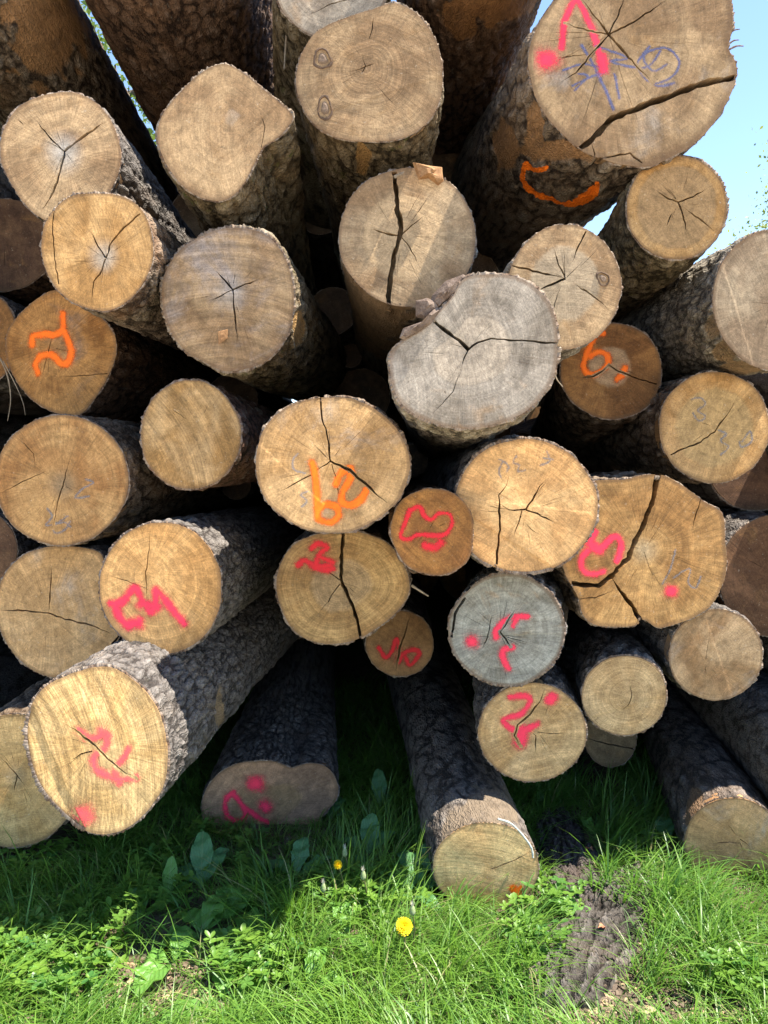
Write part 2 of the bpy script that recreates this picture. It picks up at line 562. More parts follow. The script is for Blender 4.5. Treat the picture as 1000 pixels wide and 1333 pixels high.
L('T6', (822, 62), (136, 150), 2.30, 'greytan', 'brown', 'largest log end, at the top right, with pink stroke, dot and blue scribbles', vp=(430, 520), q=0.0055, scale=5.5,
  poly=[(735, -15), (715, 10), (697, 40), (688, 78), (694, 115), (708, 145), (730, 172), (757, 195), (800, 212), (842, 217), (872, 205), (908, 183), (936, 150), (955, 112), (959, 85), (948, 60), (954, 30), (948, -15), (930, -50), (880, -85), (820, -92), (765, -60)],
  pith=(793, 45), wp=dict(rings=0.3, grey=0.2, greyc=(0.35, 0.31, 0.26), stain=0.15, stainc=(0.16, 0.10, 0.05)), peel=[(697, 165, 14, 50), (735, 195, 60, 14), (662, 190, 18, 34)],
  cracks=[([(960, 100), (925, 106), (900, 114), (870, 126), (850, 133), (815, 147), (797, 153), (783, 168), (770, 182), (757, 192), (740, 200)], 7.5), ([(757, -2), (775, 22), (793, 45), (815, 70), (850, 108)], 3),
          ([(793, 45), (800, 30), (815, -5)], 1.8), ([(793, 45), (830, 25), (868, 0)], 2.2), ([(793, 45), (765, 40), (735, 30)], 1.8), ([(793, 45), (770, 70), (750, 95), (730, 108)], 1.8),
          ([(775, 208), (800, 203), (820, 200), (836, 212)], 2.4), ([(770, 185), (774, 200), (773, 212)], 1.6), ([(725, 75), (745, 73), (765, 71)], 1.5)], hair=16, hairlen=0.75,
  barkpaint=[([(686, 212), (683, 232), (692, 246), (712, 256), (735, 264), (760, 262), (775, 250), (778, 236)], 6), ([(686, 214), (698, 219), (712, 216)], 7), ([(750, 262), (772, 246)], 10)],
  pinks=[([(731, 62), (735, 30), (745, 6), (752, 1), (765, 25), (777, 58), (785, 92)], 8), ([(711, 79), (712, 80)], 24), ([(783, 75), (786, 90)], 12)],
  blues=[([(733, 92), (760, 84), (790, 92), (770, 100), (745, 112)], 2.5), ([(757, 60), (770, 80), (785, 110), (798, 142)], 3.5), ([(775, 60), (800, 68), (818, 76), (795, 80), (840, 88), (860, 66)], 2.6),
         ([(846, 60), (830, 85), (848, 108), (875, 100), (884, 80), (866, 62), (838, 72), (850, 92), (868, 84)], 2.6), ([(748, 118), (765, 100), (752, 96)], 2.4), ([(800, 96), (806, 128)], 2.6), ([(840, 100), (856, 112), (878, 108)], 3.6)])
L('R1', (881, 270), (65, 68), 2.35, 'tan', 'mossy', 'round tan log end against the blue sky, below the largest end', vp=(600, 600), q=0.006,
  pith=(883, 263), wp=dict(heart=(0.33, 0.21, 0.10), hr=0.8, hfade=0.04), hair=10, hairlen=0.5, th=0.009,
  cracks=[([(883, 263), (870, 258), (855, 248)], 1.8), ([(883, 263), (902, 256), (919, 246)], 1.8), ([(883, 263), (890, 280), (894, 302)], 2.2), ([(896, 275), (915, 287), (930, 301)], 1.8), ([(876, 276), (868, 295)], 1.5)])
L('R2', (735, 373), (73, 82), 2.15, 'greytan', 'pale', 'tan log end with dark star cracks and a knot, below the largest end', vp=(500, 600),
  pith=(736, 363), knots=[(785, 363, 7, 7)], wp=dict(heart=(0.40, 0.31, 0.20), hr=0.6), th=0.003, hair=10, hairlen=0.6,
  cracks=[([(664, 345), (700, 354), (736, 363)], 2.4), ([(736, 363), (718, 370), (702, 378)], 2.8), ([(736, 363), (727, 345), (722, 323)], 1.8), ([(744, 342), (753, 322), (763, 301)], 1.8), ([(746, 369), (768, 382), (790, 401)], 2), ([(730, 372), (722, 395), (712, 430)], 1.2)])
L('R3', (1003, 390), (76, 90), 2.35, 'grey', 'pale', 'grey log end cut off by the right edge beside rough grey bark', vp=(500, 560), q=0.006, scale=8,
  pith=(1005, 395), wp=dict(A=(0.42, 0.32, 0.205), B=(0.31, 0.215, 0.13)), peel=[(930, 425, 13, 18), (945, 455, 16, 16), (970, 478, 34, 9)], hair=6, th=0.006)
L('R4', (796, 483), (66, 62), 2.68, 'brown', 'brown', 'orange brown log end sprayed with an orange 9 and dot', vp=(640, 700),
  pith=(793, 475), wp=dict(heart=(0.40, 0.27, 0.15), hr=0.42), hair=5,
  cracks=[([(757, 492), (772, 490), (784, 484), (793, 475)], 2), ([(793, 475), (805, 483), (822, 490), (855, 500)], 2.2)],
  oranges=[([(784, 434), (776, 436), (769, 450), (762, 466), (760, 478), (768, 488), (782, 484), (791, 474), (790, 462), (780, 458), (768, 464)], 8), ([(814, 479), (809, 488), (803, 494)], 9)])
L('R5', (930, 556), (72, 72), 2.51, 'tan', 'brown', 'tan log end with blue crayon figures 6 30, near the right edge', vp=(520, 600),
  pith=(930, 556), wp=dict(heart=(0.42, 0.28, 0.12), hr=0.7), hair=3, th=0.004,
  cracks=[([(958, 520), (945, 542), (930, 562), (912, 575), (893, 583), (873, 592)], 2)],
  palesc=[([(900, 520), (912, 518), (918, 526), (908, 534), (918, 542), (910, 548), (902, 538)], 2.2), ([(935, 560), (945, 565), (938, 574), (948, 582), (938, 592)], 2), ([(966, 575), (976, 562), (978, 575), (966, 582), (962, 576)], 2)])
L('R6', (617, 458), (110, 103), 1.86, 'grey', 'pale', 'large weathered grey log end at the centre with a forked crack', vp=(560, 640), q=0.0055,
  poly=[(605, 362), (640, 357), (675, 362), (705, 382), (722, 412), (726, 450), (722, 485), (708, 512), (680, 538), (640, 553), (600, 557), (560, 548), (528, 530), (512, 505), (508, 475), (512, 455), (530, 440), (548, 430), (560, 416), (572, 405), (590, 385)],
  pith=(610, 455), wp=dict(rings=0.32, A=(0.36, 0.31, 0.245), B=(0.27, 0.225, 0.17), heart=(0.42, 0.345, 0.255), hr=0.45, hfade=0.03, pithc=(0.30, 0.25, 0.19), pithr=0.3), hair=8, hairlen=0.35, th=0.009,
  cracks=[([(610, 455), (597, 443), (585, 434), (564, 417)], 4.5), ([(610, 455), (622, 446), (640, 441), (680, 443), (726, 447)], 2.4), ([(610, 455), (605, 466), (601, 477)], 1.6), ([(601, 477), (590, 510), (562, 540)], 0.9)])
L('R7', (531, 310), (89, 90), 2.37, 'greytan', 'pale', 'tan log end split by a wide vertical crack, near the top centre', vp=(500, 600), th=0.003, q=0.006,
  peel=[(480, 400, 60, 70)], pith=(521, 308), wp=dict(heart=(0.47, 0.32, 0.17), hr=0.62, hfade=0.03, A=(0.399, 0.281, 0.158)), hair=16, hairlen=0.6,
  cracks=[([(513, 224), (516, 250), (517, 272), (522, 290), (521, 308), (513, 332), (509, 358), (506, 385), (505, 402)], 6), ([(521, 308), (505, 304), (483, 298)], 2.2), ([(521, 308), (536, 294), (552, 281)], 1.6), ([(523, 309), (534, 322), (545, 345)], 1.6)])
L('L1', (79, 206), (79, 85), 2.35, 'greytan', 'dark', 'tan log end with a three way crack near the top left', vp=(470, 610), q=0.0065,
  poly=[(75, 121), (110, 125), (140, 150), (156, 190), (155, 220), (145, 245), (128, 270), (100, 285), (62, 288), (30, 262), (8, 225), (0, 200), (6, 165), (30, 135)],
  pith=(84, 196), wp=dict(pithc=(0.40, 0.38, 0.34), pithr=0.35, rays=0.45), hair=10, hairlen=0.35,
  cracks=[([(84, 197), (105, 180), (137, 159)], 3), ([(84, 197), (66, 180), (46, 156)], 1.8), ([(84, 197), (78, 225), (70, 248), (54, 276)], 3), ([(22, 154), (31, 163)], 1.5)])
L('L2', (128, 328), (74, 76), 2.20, 'tan', 'brown', 'tan log end with a lighter left side, below the three way cracked end', vp=(500, 560), tilt=(0.03, 0.10), q=0.0055, scale=6,
  poly=[(90, 256), (130, 252), (165, 258), (188, 278), (198, 310), (198, 340), (185, 370), (165, 392), (138, 404), (105, 398), (80, 382), (62, 355), (54, 320), (62, 285)],
  pith=(137, 336), wp=dict(pithc=(0.43, 0.38, 0.31), pithr=0.3, rays=0.4), hair=12, hairlen=0.35, peel=[(225, 385, 18, 10)], bp=dict(peelc=(0.40, 0.16, 0.05)),
  cracks=[([(137, 337), (146, 314), (162, 296), (183, 278)], 2.2), ([(137, 335), (128, 320), (118, 300)], 1.8), ([(137, 337), (133, 352), (122, 366), (119, 392)], 1.8), ([(72, 265), (68, 290), (70, 330), (76, 370)], 1.6)])
L('L3', (295, 172), (86, 90), 2.26, 'greytan', 'mossy', 'diamond shaped tan log end with pointed top and mossy bark below', vp=(450, 620), q=0.0055, scale=6,
  poly=[(289, 84), (312, 92), (345, 118), (379, 147), (378, 160), (360, 180), (342, 192), (330, 215), (318, 238), (300, 256), (280, 261), (250, 251), (222, 222), (207, 190), (206, 165), (218, 140), (245, 110), (265, 93)],
  pith=(303, 150), wp=dict(rings=0.3, rays=0.15, pithc=(0.46, 0.42, 0.36), pithr=0.14), th=0.009, hair=0,
  cracks=[([(340, 192), (345, 165), (338, 145)], 0.9)])
L('L4', (297, 389), (86, 93), 2.29, 'greytan', 'mossy', 'grey brown log end with a small star crack and pale rim, left of centre', vp=(520, 560), q=0.005, scale=5.5,
  poly=[(275, 302), (310, 297), (345, 305), (368, 330), (380, 365), (382, 400), (372, 440), (348, 468), (320, 480), (290, 482), (262, 468), (240, 455), (222, 430), (212, 400), (214, 360), (235, 325)],
  pith=(302, 377), wp=dict(pithc=(0.42, 0.38, 0.33), pithr=0.28, grey=0.5, saw=0.5, bump=0.8, greyc=(0.34, 0.29, 0.26)), hair=7, hairlen=0.3, peel=[(388, 425, 8, 26)], th=0.010,
  cracks=[([(303, 377), (293, 366), (282, 353)], 2.2), ([(303, 377), (320, 370), (337, 364)], 1.8), ([(303, 377), (305, 405), (309, 445)], 2), ([(303, 377), (288, 384), (274, 391)], 1.4)])
L('L5', (80, 461), (72, 84), 2.65, 'orange', 'red', 'orange brown log end sprayed with an orange squiggle, near the left edge', q=0.0065, bp=dict(peelc=(0.30, 0.14, 0.04)),
  poly=[(75, 378), (110, 395), (140, 422), (152, 448), (145, 480), (128, 512), (102, 540), (60, 532), (28, 505), (10, 470), (9, 435), (25, 410), (50, 388)],
  pith=(66, 452), wp=dict(rays=0.5, grey=0.2, greyc=(0.22, 0.16, 0.12), stain=0.2), hair=4, th=0.003,
  cracks=[([(70, 432), (63, 460), (54, 490)], 1.2), ([(78, 490), (110, 489), (140, 486)], 1)],
  oranges=[([(82, 408), (82, 428), (72, 436), (58, 435), (44, 438), (42, 448)], 9), ([(83, 430), (91, 448), (92, 466), (82, 474), (68, 462), (54, 463), (47, 474), (50, 486)], 9)])
L('L6', (248, 566), (65, 71), 2.35, 'pale', 'brown', 'small pale log end with streaky grain and reddish rim, left of the orange 62', q=0.007,
  pith=(254, 555), wp=dict(A=(0.546, 0.349, 0.158), B=(0.42, 0.233, 0.0792), saw=0.6, rings=0.1, sawang=0.5), th=0.009, bp=dict(plate=(0.14, 0.075, 0.05)), hair=2)
L('L7', (80, 626), (86, 84), 2.35, 'orange', 'brown', 'wide orange tan log end with grey heart and crayon scrawl, left edge', q=0.007,
  pith=(82, 632), wp=dict(A=(0.483, 0.281, 0.11), B=(0.378, 0.184, 0.0616), pithc=(0.24, 0.17, 0.10), pithr=0.27, stain=0.25, stainc=(0.22, 0.09, 0.025), rays=0.4), th=0.006, hair=3,
  cracks=[([(91, 598), (84, 622), (75, 655), (69, 688)], 1.8), ([(3, 641), (30, 627), (62, 612)], 1.2), ([(24, 570), (44, 590), (46, 612)], 1.0)],
  palesc=[([(62, 662), (68, 672), (60, 684), (75, 680), (88, 672)], 2), ([(112, 624), (122, 628), (108, 636), (98, 648), (116, 646)], 2), ([(92, 678), (84, 690), (72, 694), (70, 684), (84, 680), (92, 686)], 2)])
L('C1', (432, 605), (100, 89), 2.05, 'tan', 'brown', 'tan log end at the centre sprayed with an orange 62', q=0.007,
  pith=(430, 600), wp=dict(A=(0.546, 0.344, 0.158), B=(0.43, 0.247, 0.0968), grey=0.18, rings=0.3), th=0.006, hair=9, hairlen=0.5,
  cracks=[([(430, 600), (427, 570), (420, 545), (417, 518)], 2), ([(430, 600), (455, 612), (478, 632), (504, 655)], 3), ([(430, 600), (405, 618), (380, 632), (362, 641)], 1.5), ([(432, 604), (438, 625), (442, 650)], 1.2)],
  oranges=[([(407, 603), (411, 625), (413, 650), (415, 674), (430, 680), (441, 672), (438, 660), (424, 657), (414, 664)], 9), ([(438, 630), (445, 616), (456, 610), (457, 620), (448, 636), (445, 652), (456, 658), (470, 650), (477, 638)], 9)],
  palesc=[([(388, 590), (381, 600), (384, 612), (398, 616)], 2.2), ([(400, 640), (392, 645), (400, 652), (392, 660)], 2)])
L('C2', (561, 692), (52, 57), 2.08, 'brown', 'red', 'small dark orange log end with a red sprayed loop, at the centre', q=0.008, vp=(520, 620),
  poly=[(560, 636), (590, 642), (612, 665), (616, 695), (610, 728), (585, 746), (560, 748), (532, 738), (514, 712), (509, 685), (520, 655), (540, 641)],
  wp=dict(A=(0.347, 0.16, 0.044), B=(0.252, 0.107, 0.0308), saw=0.4), th=0.003, hair=3, pith=(558, 690),
  reds=[([(534, 664), (546, 660), (553, 672), (562, 676), (572, 668), (586, 670), (588, 684), (578, 696), (562, 697), (545, 696), (532, 702), (522, 698), (526, 684), (533, 668)], 6), ([(553, 710), (566, 713), (574, 706)], 9)])
L('C3', (684, 658), (93, 88), 2.11, 'pale', 'dark', 'pale round log end with branching cracks and faint crayon, right of centre', q=0.006,
  pith=(684, 664), wp=dict(A=(0.68, 0.426, 0.191), B=(0.68, 0.379, 0.151), saw=0.35, rings=0.15), th=0.010, hair=12, hairlen=0.45, step=((600, 662), (735, 748), -0.004),
  cracks=[([(663, 618), (660, 632), (650, 645), (650, 660), (651, 690), (648, 712), (647, 735)], 2.6), ([(650, 655), (662, 664), (685, 663), (697, 645), (703, 634), (713, 622)], 2.4), ([(685, 664), (700, 669), (722, 680)], 2), ([(680, 664), (675, 680), (669, 700)], 1.5), ([(683, 680), (692, 690), (704, 696)], 1)],
  palesc=[([(655, 600), (650, 612), (652, 622)], 2), ([(650, 598), (662, 606), (660, 614)], 2), ([(672, 594), (668, 602), (676, 605), (674, 614), (684, 612)], 2), ([(712, 588), (716, 600), (704, 606)], 2), ([(708, 596), (720, 598)], 2)])
L('RR1', (845, 717), (103, 99), 2.34, 'orange', 'brown', 'large lobed orange log end split by a wide black crack, at the right', q=0.0065,
  poly=[(770, 628), (812, 624), (855, 617), (885, 630), (915, 652), (940, 668), (944, 705), (945, 745), (930, 782), (905, 803), (870, 815), (855, 817), (838, 806), (828, 814), (800, 816), (772, 812), (758, 798), (754, 782), (747, 766), (735, 745), (732, 710), (745, 660)],
  pith=(838, 716), wp=dict(A=(0.462, 0.267, 0.101), B=(0.357, 0.184, 0.0616), rays=0.5, pithc=(0.46, 0.36, 0.22), pithr=0.2, stain=0.2, rings=0.35), th=0.004, hair=14, hairlen=0.4,
  cracks=[([(857, 616), (850, 650), (838, 682), (825, 710), (818, 727), (800, 746), (780, 763), (766, 762), (744, 760)], 6.5), ([(795, 750), (812, 775), (824, 790), (837, 814)], 5), ([(912, 650), (905, 672), (902, 692)], 1.5), ([(755, 780), (775, 778), (800, 768)], 1.2)],
  pinks=[([(775, 692), (768, 706), (772, 714), (784, 712), (796, 700), (806, 700), (809, 712), (806, 724), (803, 730)], 8), ([(765, 716), (757, 728), (758, 740), (768, 747), (785, 744)], 8), ([(768, 708), (780, 716)], 11), ([(873, 770), (874, 770)], 14)], pinkmat='R',
  palesc=[([(879, 716), (872, 742), (862, 760)], 2), ([(876, 752), (898, 740), (896, 758), (906, 765), (912, 750)], 2)])
L('L8', (210, 765), (79, 86), 2.24, 'pale', 'dark', 'pale log end with a pink zigzag and dark scaly bark, lower left', vp=(520, 632), q=0.0045, scale=10,
  pith=(193, 745), wp=dict(A=(0.68, 0.395, 0.154), B=(0.633, 0.335, 0.114), rings=0.35, rays=0.4), th=0.007, hair=0,
  cracks=[([(196, 690), (194, 715), (190, 745), (192, 790)], 1.4), ([(142, 750), (165, 756), (195, 768)], 1.1)],
  pinks=[([(144, 786), (158, 784), (168, 774), (176, 765), (184, 778), (196, 796), (204, 780), (203, 768), (216, 782), (240, 812)], 10), ([(150, 790), (157, 804), (168, 815), (182, 808)], 11), ([(165, 812), (180, 812)], 14), ([(186, 786), (203, 790)], 14)])
L('L9', (76, 796), (82, 87), 2.46, 'tan', 'dark', 'smooth tan log end with a three way hairline crack, at the left edge', q=0.0065,
  poly=[(70, 711), (105, 713), (132, 722), (142, 760), (155, 790), (158, 825), (140, 848), (115, 868), (80, 882), (50, 876), (22, 855), (3, 825), (-6, 790), (5, 750), (32, 722)],
  pith=(63, 798), wp=dict(A=(0.625, 0.39, 0.179), B=(0.592, 0.346, 0.142), grey=0.15, saw=0.3), th=0.004, hair=4,
  cracks=[([(67, 738), (66, 770), (63, 798)], 1.8), ([(63, 798), (35, 795), (0, 794)], 1.8), ([(63, 798), (85, 806), (115, 813), (148, 826)], 1.8), ([(158, 825), (147, 838), (138, 850)], 3)])
L('C4', (446, 764), (87, 74), 2.45, 'tan', 'brown', 'tan log end with a black vertical crack and red mark, below the orange 62', q=0.006,
  poly=[(445, 690), (475, 695), (505, 708), (525, 735), (533, 765), (522, 790), (498, 812), (465, 832), (430, 838), (400, 832), (378, 815), (364, 785), (360, 755), (372, 722), (395, 702)],
  pith=(446, 759), wp=dict(A=(0.452, 0.281, 0.114), B=(0.378, 0.213, 0.0792), heart=(0.34, 0.23, 0.12), hr=0.45, rings=0.4), th=0.008, hair=8, hairlen=0.4,
  cracks=[([(447, 688), (445, 720), (444, 750), (447, 762), (460, 790), (466, 812), (470, 836)], 4.5), ([(445, 757), (432, 747), (418, 738)], 1.5), ([(443, 760), (432, 775), (425, 790)], 1.3)],
  reds=[([(406, 714), (414, 708), (426, 712), (416, 722), (412, 736), (424, 742), (433, 740)], 8), ([(388, 736), (398, 730), (412, 738), (430, 736)], 9), ([(414, 724), (434, 732)], 7)])
L('C5', (521, 838), (44, 43), 2.90, 'brown', 'dark', 'smallest brown log end with a red scribble, in the dark gap', q=0.009,
  pith=(521, 840), wp=dict(A=(0.315, 0.179, 0.0792), B=(0.242, 0.126, 0.0484)), th=0.003,
  cracks=[([(534, 802), (527, 825), (521, 842), (515, 873)], 2)],
  reds=[([(493, 842), (502, 856), (511, 846), (516, 832), (520, 844), (518, 862), (527, 850), (540, 846), (546, 852), (534, 866), (528, 856)], 6)])
L('R8', (660, 820), (75, 72), 2.34, 'bluegrey', 'dark', 'blue grey weathered log end with pink marks, below the pale cracked end', vp=(740, 620), q=0.005, scale=7,
  pith=(651, 826), wp=dict(rings=0.3, rays=0.4), th=0.008, hair=18, hairlen=0.65,
  cracks=[([(671, 793), (660, 810), (651, 825)], 1.8), ([(651, 822), (658, 832), (665, 842)], 2.2), ([(641, 800), (636, 825), (628, 845)], 1.6), ([(606, 778), (592, 800), (588, 830)], 3)],
  pinks=[([(687, 803), (674, 803), (668, 815)], 7), ([(668, 802), (655, 810), (646, 822), (646, 830)], 8), ([(614, 836), (615, 836)], 15), ([(668, 843), (656, 846), (655, 856), (662, 870)], 8)], pinkmat='R')
L('R9', (693, 953), (70, 64), 2.38, 'olive', 'dark', 'pale log end sprayed with a pink 2 and dot, lowest of its column', vp=(600, 600), q=0.005, scale=8,
  pith=(700, 952), wp=dict(A=(0.588, 0.39, 0.188), B=(0.537, 0.323, 0.134), saw=0.45, sawang=1.8), th=0.005, hair=5, hairlen=0.5,
  cracks=[([(710, 896), (703, 912), (690, 930), (674, 944), (670, 958), (678, 972)], 2.4), ([(690, 952), (698, 958), (697, 980)], 1.6), ([(700, 953), (722, 955), (735, 954)], 1)],
  pinks=[([(664, 907), (684, 906), (690, 914), (678, 929), (656, 937), (664, 947), (680, 951), (700, 943)], 8), ([(679, 950), (678, 966)], 15), ([(716, 912), (720, 907)], 12)])
L('R10', (813, 905), (55, 52), 2.37, 'olive', 'dark', 'round pale log end without paint, below the lobed cracked end', vp=(700, 600), q=0.005, scale=7,
  pith=(820, 908), wp=dict(A=(0.575, 0.395, 0.2), B=(0.551, 0.346, 0.156), saw=0.3, rings=0.5), th=0.005,
  cracks=[([(819, 890), (823, 905), (818, 918), (810, 924)], 1.2)])
L('R11', (932, 853), (62, 59), 2.37, 'greytan', 'dark', 'unmarked brown log end with faint grey patch, at the lower right', vp=(560, 610), q=0.007,
  pith=(918, 862), wp=dict(A=(0.41, 0.276, 0.15), B=(0.304, 0.175, 0.0792), grey=0.2, stain=0.2, stainc=(0.22, 0.11, 0.06)), th=0.003)
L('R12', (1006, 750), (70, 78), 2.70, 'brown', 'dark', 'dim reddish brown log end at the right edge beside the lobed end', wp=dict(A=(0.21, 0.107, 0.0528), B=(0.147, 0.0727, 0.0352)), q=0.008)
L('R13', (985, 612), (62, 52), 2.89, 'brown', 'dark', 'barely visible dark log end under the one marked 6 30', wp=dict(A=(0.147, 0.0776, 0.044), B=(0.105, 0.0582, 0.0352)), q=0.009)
L('L10', (125, 978), (93, 108), 1.96, 'pale', 'dark', 'big pale log end with faded pink figure and long scaly bark', vp=(565, 608), tilt=(0.05, 0.16), q=0.0038, scale=10.5, vis=1.3,
  poly=[(105, 873), (140, 868), (172, 884), (200, 914), (214, 950), (218, 990), (212, 1025), (192, 1055), (165, 1078), (135, 1086), (105, 1078), (72, 1050), (50, 1022), (38, 990), (33, 955), (40, 920), (62, 892)],
  pith=(125, 972), wp=dict(A=(0.648, 0.445, 0.202), B=(0.636, 0.394, 0.151), saw=0.7, bump=0.9, rings=0.3, rays=0.5, sawang=0.25, dirt=0.3), th=0.011, hair=10, hairlen=0.5, peel=[(284, 925, 7, 26)], bp=dict(peelc=(0.33, 0.23, 0.13)),
  step=((46, 930), (90, 1032), -0.006),
  cracks=[([(80, 937), (104, 955), (125, 972), (140, 988), (158, 1003), (178, 1013)], 2.4), ([(120, 978), (106, 982), (92, 990)], 1.6)],
  pinks=[([(102, 950), (120, 962), (136, 956), (138, 972), (124, 982), (124, 1000), (138, 1008), (152, 1014), (178, 1012)], 9), ([(168, 974), (160, 988), (152, 998)], 8), ([(132, 950), (142, 958)], 10), ([(108, 1060), (109, 1060)], 22), ([(150, 1006), (156, 1018)], 10)], pinkmat='O')
L('L11', (18, 1016), (82, 86), 2.35, 'olive', 'brown', 'log end in the bottom left corner, half behind the big pale end', q=0.0065,
  pith=(22, 1010), wp=dict(A=(0.563, 0.375, 0.167), B=(0.523, 0.313, 0.118), pithc=(0.32, 0.24, 0.14), pithr=0.25, saw=0.4), th=0.005, hair=8, hairlen=0.3,
  cracks=[([(0, 985), (12, 998), (22, 1010), (34, 1024)], 1.6), ([(22, 1010), (18, 1030)], 1.2)])
L('G1', (352, 1040), (88, 54), 2.70, 'brown', 'dark', 'log lying in grass with a pink figure and two dots on its dim end', vp=(440, 600), q=0.0055, scale=9, fl=0.9, gbottom=1100,
  poly=[(345, 991), (362, 993), (380, 1000), (400, 994), (424, 998), (438, 1018), (438, 1040), (420, 1062), (400, 1085), (365, 1105), (320, 1108), (285, 1098), (266, 1070), (264, 1040), (280, 1012), (308, 995)],
  pith=(340, 1045), wp=dict(A=(0.382, 0.225, 0.128), B=(0.273, 0.164, 0.0986), heart=(0.28, 0.17, 0.08), hr=0.5, dirt=0.5), th=0.006,
  pinks=[([(305, 1032), (296, 1038), (293, 1050), (298, 1064), (312, 1068), (320, 1058), (310, 1040), (304, 1034), (318, 1050), (336, 1064), (348, 1070)], 7), ([(333, 1021), (334, 1021)], 18), ([(345, 1048), (347, 1050)], 14)])
L('G2', (632, 1128), (69, 58), 2.20, 'olive', 'pale', 'log pointing at the camera from the dark gap, its smooth end in grass', vp=(450, 590), q=0.0045, scale=5, amp=0.45, grow=0.2, vis=1.6,
  pith=(640, 1130), wp=dict(A=(0.68, 0.458, 0.206), B=(0.68, 0.401, 0.164), saw=0.35), th=0.004, bp=dict(crev=(0.036, 0.030, 0.026), plate=(0.140, 0.120, 0.104), top=(0.205, 0.18, 0.155), peelc=(0.19, 0.145, 0.10), moss=0.1, lichen=0.3), peel=[(640, 1050, 40, 34), (600, 1085, 28, 30)],
  cracks=[([(640, 1131), (665, 1122), (692, 1108)], 1.6)], oranges=[([(668, 1156), (674, 1162)], 9), ([(678, 1154), (668, 1164)], 5)])
L('G3', (955, 1098), (64, 60), 2.38, 'olive', 'dark', 'log in the grass at the bottom right with a bare pale end', vp=(700, 600), q=0.0045, scale=5, amp=0.5, vis=1.4,
  pith=(960, 1090), wp=dict(A=(0.619, 0.356, 0.162), B=(0.53, 0.278, 0.115), saw=0.25, grey=0.1), th=0.004, bp=dict(plate=(0.12, 0.096, 0.08), peelc=(0.26, 0.16, 0.09)), peel=[(905, 1060, 16, 34)],
  cracks=[([(925, 1098), (950, 1096), (968, 1099)], 1.4)])
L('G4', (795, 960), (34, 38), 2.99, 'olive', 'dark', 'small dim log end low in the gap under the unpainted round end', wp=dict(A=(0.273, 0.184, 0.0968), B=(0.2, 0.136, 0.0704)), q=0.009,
  cracks=[([(765, 962), (790, 968), (826, 975)], 1.6)])
L('R14', (1072, 1010), (70, 70), 2.35, 'olive', 'dark', 'log whose bark shows at the right edge above the bottom right log', vp=(640, 640), q=0.0065, amp=0.6)
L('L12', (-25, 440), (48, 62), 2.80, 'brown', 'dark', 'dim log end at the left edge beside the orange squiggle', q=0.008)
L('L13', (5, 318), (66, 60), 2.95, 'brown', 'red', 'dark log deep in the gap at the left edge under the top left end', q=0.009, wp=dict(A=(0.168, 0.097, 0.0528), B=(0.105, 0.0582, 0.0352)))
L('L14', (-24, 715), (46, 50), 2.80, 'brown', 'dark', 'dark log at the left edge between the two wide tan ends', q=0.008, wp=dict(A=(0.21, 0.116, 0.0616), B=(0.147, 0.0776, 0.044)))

# logs added to keep sky out of the dark gaps, their ends set well back: (x, height above the lens, radius)
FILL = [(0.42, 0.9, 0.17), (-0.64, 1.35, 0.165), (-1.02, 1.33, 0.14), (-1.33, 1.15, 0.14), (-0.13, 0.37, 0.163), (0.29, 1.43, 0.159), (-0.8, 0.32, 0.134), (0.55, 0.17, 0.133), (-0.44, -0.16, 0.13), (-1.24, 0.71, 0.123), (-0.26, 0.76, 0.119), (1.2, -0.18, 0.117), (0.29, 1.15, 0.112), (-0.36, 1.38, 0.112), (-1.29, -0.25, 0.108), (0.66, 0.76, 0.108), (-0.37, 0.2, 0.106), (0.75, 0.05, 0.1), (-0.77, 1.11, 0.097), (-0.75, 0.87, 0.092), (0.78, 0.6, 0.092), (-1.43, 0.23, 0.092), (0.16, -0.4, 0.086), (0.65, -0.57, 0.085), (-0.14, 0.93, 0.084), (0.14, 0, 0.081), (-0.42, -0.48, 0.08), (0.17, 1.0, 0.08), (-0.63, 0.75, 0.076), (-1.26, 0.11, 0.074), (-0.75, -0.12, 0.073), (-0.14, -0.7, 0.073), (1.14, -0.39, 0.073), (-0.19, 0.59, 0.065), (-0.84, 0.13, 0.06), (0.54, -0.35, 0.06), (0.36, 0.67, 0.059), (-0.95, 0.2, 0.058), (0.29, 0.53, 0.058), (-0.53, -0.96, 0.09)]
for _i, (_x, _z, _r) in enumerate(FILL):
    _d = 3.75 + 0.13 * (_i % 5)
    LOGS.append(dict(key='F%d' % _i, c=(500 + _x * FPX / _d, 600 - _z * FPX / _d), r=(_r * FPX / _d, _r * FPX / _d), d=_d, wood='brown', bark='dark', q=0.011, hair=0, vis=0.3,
                     label='dark log added far back to keep sky out of the gaps between the front logs', wp=dict(A=(0.16, 0.10, 0.06), B=(0.11, 0.07, 0.045)), group='recessed logs added to keep the gaps dark'))

